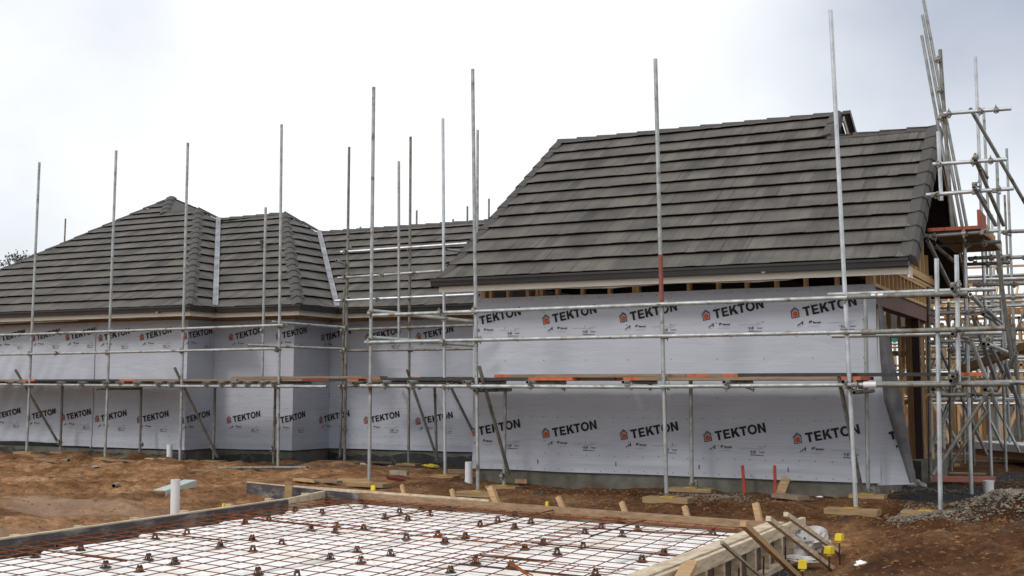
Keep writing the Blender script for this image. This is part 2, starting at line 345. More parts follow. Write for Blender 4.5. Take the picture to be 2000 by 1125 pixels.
def height(X, Y):
    X = np.asarray(X, float); Y = np.asarray(Y, float)
    front = sst(11.7, 13.2, Y - .15 * np.clip(-(X + 3), 0, 6) * 0)
    z = -.15 + .27 * front
    left = sst(-8.8, -11.5, X); zl = .0 + .15 * sst(12, 16, Y)
    z = z * (1 - left) + zl * left
    right = sst(-2.6, -1.6, X); zr = .02 + .09 * sst(10, 13, Y) + .10 * np.exp(-(((X + .9) / .9) ** 2 + ((Y - 9.8) / 1.6) ** 2))
    z = z * (1 - right) + zr * right
    z = z + .24 * sst(heapC.y - .42, heapC.y - .12, Y) * sst(heapC.y + 1.1, heapC.y + .2, Y) * sst(heapC.x - 1.25, heapC.x - .2, X)
    z = z + .10 * sst(15.5, 24, Y) * sst(-3.2, -2.0, X)
    z = z - .15 * sst(16.35, 17.0, Y) * sst(20.5, 19.8, Y) * sst(-8.2, -9.0, X)
    tr = sst(-3.05, -2.9, X) * sst(-2.15, -2.55, X) * sst(12.1, 11.6, Y); z = z * (1 - tr) + (-.215) * tr
    return z
ANCH = []
for px_, py_, Y_ in ((52, 881, 16.1), (205, 893, 16.1), (351, 909, 16.1), (543, 912, 16.1), (673, 902, 17.4), (721, 941, 13.4), (798, 904, 17.75), (869.5, 927, 15.5), (933.5, 958, 13.4), (1305, 969, 13.4), (1668, 991, 13.4), (1810, 996, 13.4), (984, 947, 14.28), (1351, 951, 14.28), (1695, 963, 14.28), (118, 881, 16.9), (417, 898, 16.9), (534, 905, 16.9)):
    q_ = P(px_, py_, Y=Y_); ANCH.append((q_.x, q_.y, q_.z - (.085 if Y_ < 14 else .06 if Y_ < 16.5 else .04)))
def anchor(X, Y, H):
    inv = np.ones_like(H); num = np.zeros_like(H); den = np.zeros_like(H) + 1e-9
    for ax, ay, az in ANCH:
        w_ = np.exp(-(((X - ax) / .48) ** 4 + ((Y - ay + .08) / .34) ** 4)); inv = inv * (1 - w_); num = num + w_ * az; den = den + w_
    W = 1 - inv; return H * (1 - W) + num / den * W
def rough_h(X, Y):
    n = .10 * vnoise(X, Y, 1.1, 1) + .075 * vnoise(X, Y, 2.7, 2) + .055 * vnoise(X, Y, 5.3, 3)
    b_ = .5 - 2 * np.abs(vnoise(X + Y * .4, Y * 1.6, 3.1, 14)); n = n + .05 * b_ * (vnoise(X, Y, 1.3, 15) + .5)
    c_ = np.clip(vnoise(X, Y, .9, 16) + .55, 0, 1); n = n + c_ * (.050 * vnoise(X, Y, 12, 4) + .036 * vnoise(X, Y, 24, 5))
    return n
def GZ(x, y): return float(anchor(np.array([x]), np.array([y]), height(x, y) + rough_h(np.array([x]), np.array([y])) * ramt(x, y))[0])
def ramt(X, Y):
    X = np.asarray(X, float); Y = np.asarray(Y, float)
    r = .55 + .95 * np.maximum(sst(-2.3, -1.5, X) * sst(13.0, 12, Y), sst(-9, -12, X) * .55)
    fw = sst(-9.4, -8.9, X) * sst(-2.4, -2.9, X) * sst(12.9, 12.2, Y)
    tr = sst(-3.05, -2.9, X) * sst(-2.0, -2.5, X) * sst(12.2, 11.6, Y); return r * (1 - .8 * fw) * (1 - .85 * tr)
def axis(lo, hi, step, far):
    a = list(np.arange(lo, hi + 1e-6, step)); s = step; v = hi; w_ = []
    while v < far: s *= 1.35; v += s; w_.append(v)
    s = step; v = lo; q = []
    while v > -far: s *= 1.35; v -= s; q.append(v)
    return np.array(q[::-1] + a + w_)
gx = axis(-23, 2.6, .045, 400); gy = axis(7.4, 20.0, .045, 500)
GX, GY = np.meshgrid(gx, gy)
fall = sst(60, 25, np.hypot(GX + 8, GY - 13))
H = anchor(GX, GY, height(GX, GY) + rough_h(GX, GY) * ramt(GX, GY) * fall)
nx, ny = len(gx), len(gy)
from bisect import bisect_right
gxl, gyl, Hl = gx.tolist(), gy.tolist(), H.tolist()
def GZ(x, y):     # height of the finished ground at a point
    i = min(max(bisect_right(gxl, x) - 1, 0), nx - 2); j = min(max(bisect_right(gyl, y) - 1, 0), ny - 2)
    a = (x - gxl[i]) / (gxl[i + 1] - gxl[i]); b = (y - gyl[j]) / (gyl[j + 1] - gyl[j])
    return (Hl[j][i] * (1 - a) + Hl[j][i + 1] * a) * (1 - b) + (Hl[j + 1][i] * (1 - a) + Hl[j + 1][i + 1] * a) * b
me = bpy.data.meshes.new('ground')
co = np.stack([GX, GY, H], -1).reshape(-1, 3)
idx = np.arange(nx * ny).reshape(ny, nx)
fc = np.stack([idx[:-1, :-1], idx[:-1, 1:], idx[1:, 1:], idx[1:, :-1]], -1).reshape(-1, 4)
me.vertices.add(len(co)); me.vertices.foreach_set('co', co.ravel())
me.loops.add(fc.size); me.loops.foreach_set('vertex_index', fc.ravel().astype('i'))
me.polygons.add(len(fc)); me.polygons.foreach_set('loop_start', np.arange(0, fc.size, 4, dtype='i')); me.polygons.foreach_set('loop_total', np.full(len(fc), 4, 'i'))
me.update(calc_edges=True); me.polygons.foreach_set('use_smooth', [True] * len(fc))
def attr(name, arr):
    a = me.attributes.new(name, 'FLOAT', 'POINT'); a.data.foreach_set('value', np.clip(arr, 0, 1).ravel().astype('f'))
wet = .75 * sst(-9.5, -8.0, GX) * sst(12.0, 12.8, GY) + .65 * sst(15.2, 17.0, GY) * sst(-8, -9.5, GX) + .35 * vnoise(GX, GY, .6, 9) + .85 * sst(-2.6, -1.8, GX)
attr('wet', wet)
def blob(px, py, rx, ry, z=.1):
    p = P(px, py, Z=z); return np.exp(-(((GX - p.x) / rx) ** 2 + ((GY - p.y) / ry) ** 2))
nzg = vnoise(GX, GY, 2.2, 21) + .6 * vnoise(GX, GY, 6, 22)
G = 1.2 * blob(1385, 985, .9, .35, 0) + 1.1 * blob(1780, 960, .9, .5) + 1.0 * blob(1900, 935, 1.4, 1.0) + 1.0 * blob(780, 915, 1.6, .7) + 1.2 * blob(1450, 1120, .55, 1.2, -.15) + .6 * blob(1960, 990, .9, .5, .25) \
    + .7 * sst(17.0, 17.6, GY) * sst(-8.5, -9.5, GX) + .8 * sst(-2.9, -2.3, GX) * sst(13.4, 14.4, GY) * sst(18, 16, GY)
attr('gravel', np.clip((G + nzg * .9 - .45) * 2.5, 0, 1))
Pl = 1.0 * blob(120, 985, 2.0, .9, 0) + .9 * blob(60, 1035, 1.2, .6, 0) + .5 * blob(1500, 1050, .5, .5, -.1)
attr('pale', np.clip((Pl + nzg * .5 - .35) * 1.2, 0, .75))
me.materials.append(M['ground'])
g = bpy.data.objects.new('ground', me); COL.objects.link(g); tag(g, kind='structure')
g['label'] = 'churned brown clay ground of the building site'

ICO = None
def stones(name, pts, mt, label, cat='stones', squash=.75):
    """pts: (x,y,z,r) ; one object, kind stuff"""
    base = np.array([(1, 0, 0), (-1, 0, 0), (0, 1, 0), (0, -1, 0), (0, 0, 1), (0, 0, -1)], float)
    fs = np.array([(0, 2, 4), (2, 1, 4), (1, 3, 4), (3, 0, 4), (2, 0, 5), (1, 2, 5), (3, 1, 5), (0, 3, 5)])
    V = []; Fc = []
    for k, (x, y, z, r) in enumerate(pts):
        v = base * (1 + .5 * (np.random.rand(6, 1) - .5)) + (np.random.rand(6, 3) - .5) * .5
        a = random.random() * 6.3; c, s_ = math.cos(a), math.sin(a)
        v = v @ np.array([[c, -s_, 0], [s_, c, 0], [0, 0, 1]]).T * r * np.array([1, .8, squash])
        V.append(v + (x, y, z)); Fc.append(fs + 6 * k)
    V = np.concatenate(V); Fc = np.concatenate(Fc)
    m_ = bpy.data.meshes.new(name); m_.from_pydata(V.tolist(), [], Fc.tolist()); m_.materials.append(mt)
    o = bpy.data.objects.new(name, m_); COL.objects.link(o); return tag(o, label, cat, kind='stuff')
pts = []
for i in range(14000):
    x = heapC.x + random.uniform(-1.2, 1.1); y = heapC.y + random.gauss(.12, .22) - .12 * (heapC.x - x)
    if vnoise(np.array([x]), np.array([y]), 2.5, 31)[0] < -.28 or y < heapC.y - .42 - .3 * (heapC.x - x): continue
    pts.append((x, y, GZ(x, y) + random.uniform(-.002, .018), random.choice((.006, .009, .012, .016, .02)) * random.uniform(.8, 1.2)))
stones('gravel_heap', pts, M['stone'], 'heap of pale crushed gravel on the dirt mound at the right', 'gravel')
pts = []
for i in range(13000):
    q = random.random()
    if q < .35: x = random.uniform(-8.5, -1); y = random.uniform(11.8, 14.6)
    elif q < .65: x = random.uniform(-2.6, .6); y = random.uniform(7.0, 13.0)
    else: x = random.uniform(-20, -8.9); y = random.uniform(8.5, 16.8)
    z = GZ(x, y)
    pts.append((x, y, z - .002, random.choice((.006, .008, .011, .015, .020, .034 if random.random() < .35 else .010))))
stones('clay_clods', pts, M['clod'], 'loose clods of brown clay scattered over the ground', 'clods', .6)
pts = []
for (px, py, n, sx, sy, z) in ((780, 915, 1500, 1.2, .5, .1), (1390, 985, 700, .6, .25, .05), (1790, 958, 900, .7, .4, .12), (1470, 1110, 500, .4, .8, -.12), (1900, 940, 900, 1.0, .8, .12)):
    c = P(px, py, Z=z)
    for i in range(n):
        x = c.x + random.gauss(0, sx * .5); y = c.y + random.gauss(0, sy * .5); pts.append((x, y, GZ(x, y), random.uniform(.006, .016)))
stones('ground_gravel', pts, M['stone'], 'thin patches of grey gravel lying along the walls and formwork', 'gravel')

# ================================================================== HOUSE
house = empty('house', (-8.1, 14.62, 0), 'long single storey house under construction, grey tiled roofs over pale printed building wrap', 'house')
LW = [(-26, 17.2), (-15.63, 17.2), (-15.63, 17.95), (-13.74, 17.95), (-13.74, 19.1), (-8.0, 19.1)]
RW = [(-8.1, 14.62), (-2.64, 14.62)]
def pathfn(path):
    cum = [0]
    for a, b in zip(path, path[1:]): cum.append(cum[-1] + math.dist(a, b))
    def f(u, eps=1e-5):
        for i in range(len(path) - 1):
            if u <= cum[i + 1] + eps or i == len(path) - 2:
                t = (u - cum[i]); a = path[i]; b = path[i + 1]; L = cum[i + 1] - cum[i]
                dx, dy = (b[0] - a[0]) / L, (b[1] - a[1]) / L
                return (a[0] + dx * t, a[1] + dy * t), (dy, -dx)   # outward normal: right-hand side towards the viewer
    return f, cum
def disp_rw(u, z):
    d = .0035 * noise.noise(Vector((u * 1.7, z * 1.4, 3))) + .003 * noise.noise(Vector((u * .8, z * 5, 9)))
    d += .011 * math.exp(-((z - .43 - .03 * noise.noise(Vector((u * .7, 5, 0)))) / .035) ** 2) * max(0, .7 + 1.4 * noise.noise(Vector((u * 1.3, 0, 0))))
    # sheet is drawn back between studs
    d += .0035 * math.cos(2 * math.pi * u / .6)
    return d * 1.2
def disp_lw(u, z):
    d = .010 * noise.noise(Vector((u * 1.2 + z * .7, z * 1.1, 5))) + .006 * noise.noise(Vector((u * 3 + z * 2, z * 3, 1)))
    d += .010 * math.exp(-((z - .37 - .03 * noise.noise(Vector((u * .9, 5, 0)))) / .04) ** 2) * max(0, .6 + 1.6 * noise.noise(Vector((u * 1.1, 3, 0))))
    slack = max(0, min(1, (8.6 - u) / 1.2)) if u < 8.6 else 0
    if u < 8.55:
        fold = noise.noise(Vector((u * 4.2 - z * 2.2, z * .8, 2)))
        d += slack * .042 * fold + .012
    return d
def wrap_sheet(name, path, z0f, z1f, u0, u1, disp, step=.05, off=.0):
    f, cum = pathfn(path); us = sorted(set([u0, u1] + [c for c in cum if u0 < c < u1] + list(np.arange(u0 + step, u1 - step / 2, step))))
    us2 = [us[0]]
    for u in us[1:]:
        if u - us2[-1] > .004 or u in cum: us2.append(u)
    nzv = 70; mb = MB(); vs = []
    for u in us2:
        (x, y), nn_ = f(u)
        corner = min([abs(u - c) for c in cum[1:-1]] + [9])
        for j in range(nzv + 1):
            z = z0f(u) + (z1f(u) - z0f(u)) * j / nzv
            d = disp(u, z) * min(1, corner / .08) + off
            vs.append((x + nn_[0] * d, y + nn_[1] * d, z))
    fs = []
    for i in range(len(us2) - 1):
        for j in range(nzv):
            a = i * (nzv + 1) + j; fs.append((a, a + nzv + 1, a + nzv + 2, a + 1))
    mb.add(vs, fs); o = mb.build(name, M['wrap'], house, smooth=True); return o
def wob(a, amp, sc, sd): return lambda u: a + amp * noise.noise(Vector((u * sc, sd, 0)))
fR, cR = pathfn(RW); fL, cL = pathfn(LW)
seam = 26 - 17.98      # overlap between the two sheets on the far left wall
zl_bot = lambda u: .25 + .02 * noise.noise(Vector((u * .9, 4, 0))) + (.03 if u > seam else .06)
wrapR = wrap_sheet('building_wrap', RW, wob(.30, .008, 1, 1), wob(2.642, .010, 1.2, 2), 0, cR[-1], disp_rw)
wrapL2 = wrap_sheet('building_wrap', LW, lambda u: zl_bot(u) - .03, wob(2.665, .012, 1, 3), seam, cL[-1], disp_lw)
wrapL1 = wrap_sheet('building_wrap', LW, lambda u: zl_bot(u) - (.05 if u > 7.2 else 0), wob(2.665, .012, 1, 3), 1.0, seam + .02, disp_lw, off=.014)
wrapR['label'] = 'flat stretched building wrap on the wall of the right wing'
wrapL1['label'] = 'slack wrinkled building wrap on the far left wall'
wrapL2['label'] = 'building wrap turning the corners of the stepped left walls'

# ---- printed motif in (u,z)
def text2d(body, size, x, y, rot=0, off=0.0, sx=1):
    cu = bpy.data.curves.new('t', 'FONT'); cu.body = body; cu.size = size; cu.resolution_u = 1; cu.offset = off
    ob = bpy.data.objects.new('t', cu); COL.objects.link(ob); bpy.context.view_layer.update()
    dg = bpy.context.evaluated_depsgraph_get(); m_ = ob.evaluated_get(dg).to_mesh()
    c, s_ = math.cos(rot), math.sin(rot)
    vs = [(x + v.co.x * sx * c - v.co.y * s_, y + v.co.x * sx * s_ + v.co.y * c) for v in m_.vertices]
    fs = [tuple(p.vertices) for p in m_.polygons]
    ob.evaluated_get(dg).to_mesh_clear(); bpy.data.objects.remove(ob); bpy.data.curves.remove(cu)
    return vs, fs
MV, MF, MM = [], [], []
def madd(vs, fs, mi=0):
    n = len(MV); MV.extend(vs)
    for f_ in fs: MF.append(tuple(i + n for i in f_)); MM.append(mi)
def mpoly(ps, mi=0): madd(ps, [tuple(range(len(ps)))], mi)
def stroke(a, b, wd, mi=0):
    dx, dy = b[0] - a[0], b[1] - a[1]; L = math.hypot(dx, dy); nx_, ny_ = -dy / L * wd / 2, dx / L * wd / 2
    ex, ey = dx / L * wd * .4, dy / L * wd * .4
    mpoly([(a[0] - nx_ - ex, a[1] - ny_ - ey), (b[0] - nx_ + ex, b[1] - ny_ + ey), (b[0] + nx_ + ex, b[1] + ny_ + ey), (a[0] + nx_ - ex, a[1] + ny_ - ey)], mi)
ang = rad(10.6); ca, sa = math.cos(ang), math.sin(ang); bx0, bz0 = .150, .020
def LP(a, b): return (bx0 + a * ca - b * sa, bz0 + a * sa + b * ca)
def lp(ps): mpoly([LP(a, b) for a, b in ps])
Hh, st = .116, .030
lp([(0, Hh), (0, Hh - st * .85), (.094, Hh - st * .85), (.094, Hh)]); lp([(.032, Hh - st * .85), (.032, 0), (.062, 0), (.062, Hh - st * .85)])
lp([(.110, 0), (.140, 0), (.140, Hh), (.110, Hh)])
for b0, b1, e in ((0, .024, .196), (.046, .069, .188), (Hh - .024, Hh, .193)): lp([(.140, b0), (e, b0), (e, b1), (.140, b1)])
lp([(.212, 0), (.242, 0), (.242, Hh), (.212, Hh)]); lp([(.242, .030), (.242, .068), (.276, Hh), (.313, Hh), (.262, .052)]); lp([(.250, .060), (.280, 0), (.318, 0), (.276, .078), (.262, .074)])
lp([(.318, Hh), (.318, Hh - st * .85), (.412, Hh - st * .85), (.412, Hh)]); lp([(.350, Hh - st * .85), (.350, 0), (.380, 0), (.380, Hh - st * .85)])
cx_, cy_ = .480, Hh / 2; n_ = 28
for i in range(n_):
    a0, a1 = 2 * math.pi * i / n_, 2 * math.pi * (i + 1) / n_
    lp([(cx_ + .060 * math.cos(a0), cy_ + .062 * math.sin(a0)), (cx_ + .060 * math.cos(a1), cy_ + .062 * math.sin(a1)), (cx_ + .031 * math.cos(a1), cy_ + .036 * math.sin(a1)), (cx_ + .031 * math.cos(a0), cy_ + .036 * math.sin(a0))])
lp([(.552, 0), (.581, 0), (.581, Hh), (.552, Hh)]); lp([(.620, 0), (.649, 0), (.649, Hh), (.620, Hh)]); lp([(.581, Hh), (.581, Hh - .045), (.620, 0), (.620, .045)])
ho = [(.003, .003), (.092, .020), (.081, .090), (.034, .118), (-.006, .068)]
for a, b in zip(ho, ho[1:] + ho[:1]): stroke(a, b, .0085)
stroke((-.019, .078), (.031, .135), .0075); stroke((.031, .135), (.080, .105), .0075); stroke((.081, .090), (.080, .105), .0085)
mpoly([(.014, .017), (.078, .028), (.070, .077), (.036, .094), (.008, .061)], 1)
# small marks
mpoly([(.061, -.088), (.100, -.062), (.108, -.070), (.075, -.088)]); mpoly([(.092, -.068), (.138, -.031), (.138, -.046), (.104, -.066)]); mpoly([(.128, -.038), (.138, -.031), (.138, -.079), (.128, -.072)]); mpoly([(.110, -.060), (.118, -.065), (.138, -.079), (.128, -.080)])
madd(*text2d('architectural', .013, .060, -.103, 0, 0, .85), mi=2)
for i in range(10):
    a0 = math.pi * (.0 + 1.25 * i / 10); a1 = math.pi * (.0 + 1.25 * (i + 1) / 10); c0 = (.227, -.052)
    mpoly([(c0[0] + .019 * math.cos(a0), c0[1] + .021 * math.sin(a0)), (c0[0] + .019 * math.cos(a1), c0[1] + .021 * math.sin(a1)), (c0[0] + .009 * math.cos(a1), c0[1] + .008 * math.sin(a1)), (c0[0] + .009 * math.cos(a0), c0[1] + .008 * math.sin(a0))])
mpoly([(.218, -.060), (.230, -.050), (.230, -.064)])
madd(*text2d('Marshall', .029, .256, -.062, -.01, .0009, .98)); madd(*text2d('Building Systems', .012, .256, -.074, 0, 0, 1.15), mi=2)
madd(*text2d('Phone 0800 776 9727', .0135, .208, -.103, -.02, 0, 1.05), mi=2)
madd(*text2d('MADE IN USA', .013, .684, -.050, 0, 0, 1.1), mi=2)
madd(*text2d('Please visit TEKTON online for more information', .0135, .444, -.066, -.01, 0, 1.1), mi=2)
madd(*text2d('from a', .012, .665, -.083, 0, 0, 1.3), mi=2)
madd(*text2d('pgi', .062, .590, -.118, -.01, .0002, .9)); mpoly([(.572, -.108), (.582, -.108), (.582, -.098), (.572, -.098)])
madd(*text2d('brand', .032, .694, -.117, -.01, .0005, .9)); madd(*text2d('polymergroupinc.com', .020, .580, -.149, -.01, .0007, .95))
def printing(path, items, disp, u0, u1, offx, marks=()):
    f, cum = pathfn(path); bm = bmesh.new()
    for (uu, zz) in items:
        vs = [bm.verts.new((uu + a, zz + b, 0)) for a, b in MV]
        for f_, mi in zip(MF, MM):
            try: q = bm.faces.new([vs[i] for i in f_]); q.material_index = mi
            except ValueError: pass
    for (uu, zz, wd, hh, mi) in marks:
        vs = [bm.verts.new((uu + a * wd / 2, zz + b * hh / 2, 0)) for a, b in ((-1, -1), (1, -1), (1, 1), (-1, 1))]
        bm.faces.new(vs).material_index = mi
    for c in [c_ for c_ in cum[1:-1]] + [u0, u1]:
        bmesh.ops.bisect_plane(bm, geom=bm.verts[:] + bm.edges[:] + bm.faces[:], plane_co=(c, 0, 0), plane_no=(1, 0, 0), dist=1e-6, clear_outer=(c == u1), clear_inner=(c == u0))
    # split letters so they follow the sheet
    mb = MB()
    for p in bm.faces:
        cu_ = sum(v.co.x for v in p.verts) / len(p.verts); vs = []
        i0 = max([i for i in range(len(cum) - 1) if cum[i] <= cu_ + 1e-6] + [0]); a, b = path[i0], path[i0 + 1]; L = cum[i0 + 1] - cum[i0]
        dx, dy = (b[0] - a[0]) / L, (b[1] - a[1]) / L
        for v in p.verts:
            t = v.co.x - cum[i0]; corner = min([abs(v.co.x - c) for c in cum[1:-1]] + [9])
            d = disp(v.co.x, v.co.y) * min(1, corner / .08) + offx
            vs.append((a[0] + dx * t + dy * d, a[1] + dy * t - dx * d, v.co.y))
        mb.add(vs, [tuple(range(len(vs)))], p.material_index)
    bm.free(); return mb
MATS_INK = [M['ink'], M['ink_red'], M['ink_grey'], M['staple']]
zlo = P(1062, 856, Y=14.62).z; zup = P(1062, 634, Y=14.62).z
uR = [P(x, 845, Y=14.62).x + 8.1 for x in (1061, 1213, 1376, 1551)]; dR = (uR[3] - uR[0]) / 3
itR = [(u, zlo) for u in [uR[0] - dR] + uR + [uR[3] + dR]] + [(u + .005, zup) for u in [uR[0] - dR] + uR]
marks = []
zrows = [2.68, 2.44, 2.28, 2.08, 1.82, 1.55, 1.30, 1.06, .9, .75, .6, .5, .33]
for k in range(28):
    u = .1 + k * .2
    for z in (2.60, 2.045, 1.02, .53, .335):
        marks.append((u + random.uniform(-.01, .01), z + random.uniform(-.01, .01), .009, .014, 3))
for k in range(10):
    for z in (2.42, 2.22, 1.77, 1.54, 1.28, .86, .70):
        if k < 9: marks.append((.5 + k * .6 + random.uniform(-.01, .01), z, .009, .014, 3))
for k in range(5): marks.append((uR[0] - .08 + dR * (k - 0), .425, .013, .055, 3))
lw_u = [26 + P(x, 830, Y=17.2).x for x in (-75, -12, 55, 122)]; lw_u2 = [26 + P(x, 830, Y=17.2).x for x in (188, 268, 352)]
uB = lambda px: cL[2] + P(px, 830, Y=17.95).x + 15.63
uC = lambda px: cL[4] + P(px, 830, Y=19.1).x + 13.74
u3 = [uB(444), uB(536), cL[3] + P(624, 830, X=-13.74).y - 17.95, uC(712), uC(813), uC(926)]
zl2 = P(192, 825, Y=17.2).z; zu2 = P(195, 667, Y=17.2).z; print('rows', zlo, zup, zl2, zu2)
pr = printing(RW, itR, disp_rw, 0, cR[-1], .0055, marks).build('printed_lettering', MATS_INK, wrapR)
mk = []
for k in range(70):
    u = 8.4 + k * .16
    if u > cL[-1]: break
    for z in (2.60, 1.02, .50, .33): mk.append((u, z + random.uniform(-.01, .01), .009, .013, 3))
    if k % 3 == 0:
        for z in (2.35, 2.05, 1.8, 1.5, 1.25, .75): mk.append((u, z, .009, .013, 3))
pr = printing(LW, [(u, zl2) for u in lw_u2 + u3] + [(u, zu2) for u in lw_u2 + u3], disp_lw, seam + .0, cL[-1], .0065, mk).build('printed_lettering', MATS_INK, wrapL2)
pr = printing(LW, [(u, zl2 + .015) for u in lw_u] + [(u + .03, zu2 + .03) for u in lw_u], disp_lw, 1.05, seam, .023, [(u, z, .009, .013, 3) for u in np.arange(1.5, 7.9, .3) for z in (2.6, 1.7, .9, .35)]).build('printed_lettering', MATS_INK, wrapL1)

# foundations
mb = MB()
mb.box((-8.07, 14.66, -.4), (-2.66, 21.2, .296)); mb.build('foundation', M['concrete'], house)
mb = MB(); mb.box((-26, 17.24, -.4), (-15.66, 26, .22)); mb.box((-15.66, 17.99, -.4), (-13.77, 26, .222)); mb.box((-13.77, 19.14, -.4), (-8.2, 26, .22))
fo = mb.build('foundation', M['concrete'], house)
for (x0, x1, y) in ((-24, -15.6, 17.235), (-15.66, -13.7, 17.985), (-13.77, -8.3, 19.135)):
    mb = MB(); k = int((x1 - x0) / .08); rowt = []
    for i in range(k):
        xa = x0 + (x1 - x0) * i / k; xb = x0 + (x1 - x0) * (i + 1) / k
        ha = .15 + .10 * noise.noise(Vector((xa * 1.4, 1, y))) + .05 * noise.noise(Vector((xa * 6, 1, y))); hb = .15 + .10 * noise.noise(Vector((xb * 1.4, 1, y))) + .05 * noise.noise(Vector((xb * 6, 1, y)))
        ha = min(ha, .2); hb = min(hb, .2)
        mb.hexa([(xa, y - .03, -.2), (xb, y - .03, -.2), (xb, y, -.2), (xa, y, -.2), (xa, y - .012, ha), (xb, y - .012, hb), (xb, y, hb), (xa, y, ha)])
    mb.build('damp_proofing', M['bitumen'], house)

# ---- roof slopes
COURSE = .365
def slope(name, O, eu, ev, poly, parent=house, mats=None, uoff=0.0):
    """poly: (u,v) outline, one u-interval at every v; laid in overlapping shake courses"""
    O = Vector(O); eu = Vector(eu).normalized(); ev = Vector(ev).normalized(); nrm = eu.cross(ev).normalized()
    vmax = max(p[1] for p in poly); mb = MB()
    def rng(v):
        xs = []
        for a, b in zip(poly, poly[1:] + poly[:1]):
            if (a[1] - v) * (b[1] - v) <= 0 and abs(a[1] - b[1]) > 1e-9: xs.append(a[0] + (b[0] - a[0]) * (v - a[1]) / (b[1] - a[1]))
        return (min(xs), max(xs)) if xs else None
    r = 0; v = 0.0; gap = .155
    while v < vmax - .02:
        v1 = min(v + COURSE, vmax); ra = rng(v + 1e-4); rb = rng(v1 - 1e-4)
        if ra is None or rb is None: break
        lo = min(ra[0], rb[0]); hi = max(ra[1], rb[1]); us = [lo]
        q = math.floor(lo / gap) * gap
        while q < hi:
            q += gap * random.uniform(.75, 1.25)
            if lo + .01 < q < hi - .01: us.append(q)
        us.append(hi); lift = []
        cols = []
        for u in us:
            h = .047 + random.uniform(-.003, .005); vd = random.uniform(-.005, .005)
            cols.append((u, h, vd))
        for (ua, h, vd), (ub, _, _) in zip(cols, cols[1:]):
            a0, b0 = max(ua, ra[0]), min(ub, ra[1]); a1, b1 = max(ua, rb[0]), min(ub, rb[1])
            if a0 >= b0 and a1 >= b1: continue
            if a0 > b0: a0 = b0 = (ra[0] if ua < ra[0] else ra[1])
            if a1 > b1: a1 = b1 = (rb[0] if ua < rb[0] else rb[1])
            vl = v - .012 + vd
            pt = lambda u, vv, hh: O + eu * u + ev * vv + nrm * hh
            A, B = pt(a0, vl, h), pt(b0, vl, h); Cc, D = pt(b1, v1 + .01, .006), pt(a1, v1 + .01, .006)
            E_, F_ = pt(a0, vl + .006, h - .010), pt(b0, vl + .006, h - .010)
            G_, H_ = pt(a0, vl + .045, .004), pt(b0, vl + .045, .004)
            n = len(mb.v); k = len(mb.f)
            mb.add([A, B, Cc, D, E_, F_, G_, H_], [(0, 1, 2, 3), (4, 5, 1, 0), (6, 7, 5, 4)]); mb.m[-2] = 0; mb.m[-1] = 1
            uo = uoff
            mb.uv[k] = [(a0 + uo, r + .0), (b0 + uo, r + .0), (b1 + uo, r + .97), (a1 + uo, r + .97)]
            mb.uv[k + 1] = [(a0 + uo, r), (b0 + uo, r), (b0 + uo, r), (a0 + uo, r)]
        v = v1; r += 1
    # solid deck under the tiles, clipped to the outline
    top = [O + eu * u + ev * v_ - nrm * .004 for u, v_ in poly]; bot = [p - nrm * .05 for p in top]; n = len(poly)
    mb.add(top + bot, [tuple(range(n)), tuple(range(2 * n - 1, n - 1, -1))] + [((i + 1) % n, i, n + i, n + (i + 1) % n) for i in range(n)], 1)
    return mb.build(name, [M['tile'], M['lip']], parent)
def frame(O, eu, ev):
    O = Vector(O); eu = Vector(eu).normalized(); ev = Vector(ev).normalized()
    def uvof(p): d = Vector(p) - O; return (d.dot(eu), d.dot(ev))
    return uvof
def caps(name, p0, p1, nl, nr, w=.13, step=.36, parent=house, m='cap', lift=.045):
    """folded cap tiles along an edge; nl / nr point down each side"""
    p0 = Vector(p0); p1 = Vector(p1); d = (p1 - p0).normalized(); L = (p1 - p0).length; n = max(1, round(L / step)); stp = L / n
    nl = Vector(nl); nl = (nl - d * nl.dot(d)).normalized(); nr = Vector(nr); nr = (nr - d * nr.dot(d)).normalized()
    upv = -(nl + nr)
    if upv.length < 1e-3: upv = Vector((0, 0, 1))
    upv.normalize(); mb = MB()
    for i in range(n):
        a = p0 + d * stp * i - d * .03; b = p0 + d * stp * (i + 1) + d * .01
        jt = random.uniform(-.004, .004); la, lb = lift + .022 + jt, lift
        wa, wb = w * 1.06, w
        rgt = (nr); lft = (nl); rd = .25
        def sec(p, l_, w_): return [p + lft * w_ + upv * (l_ - .035), p + lft * w_ + upv * l_ * .55, p + lft * w_ * rd + upv * (l_ + .0), p + rgt * w_ * rd + upv * (l_ + .0), p + rgt * w_ + upv * l_ * .55, p + rgt * w_ + upv * (l_ - .035)]
        vs = sec(a, la, wa) + sec(b, lb, wb)
        mb.add(vs, [(k, k + 1, k + 7, k + 6) for k in range(5)] + [(5, 4, 3, 2, 1, 0), (6, 7, 8, 9, 10, 11)])
    return mb.build(name, M[m], parent)

# right wing roof
Ye, Ze, s1 = 14.12, 2.87, .70
lo_r = PS(1740, 259, Ye, Ze, s1); hi_r = PS(1370, 250, Ye, Ze, s1)
E0 = Vector((-8.36, Ye, Ze)); E1 = Vector((-2.16, Ye, Ze)); sv = Vector((0, 1, s1)).normalized()
tl = Vector((-8.26, hi_r.y, hi_r.z)); tr = Vector((PS(1640, 222, Ye, Ze, s1).x, hi_r.y, hi_r.z)); nb = Vector((tr.x, lo_r.y, lo_r.z)); ntr = Vector((-2.20, lo_r.y, lo_r.z))
print('ridges', lo_r, hi_r)
uvf = frame(E0, (1, 0, 0), sv)
vlow = uvf(ntr)[1]; vh = uvf(tl)[1]
lerp_l = tl + (E0 - tl) * 0
leftu = lambda v: (uvf(tl)[0]) * v / vh
slope('roof_slope', E0, (1, 0, 0), sv, [(0, 0), (uvf(E1)[0], 0), (uvf(ntr)[0], vlow), (leftu(vlow), vlow)])
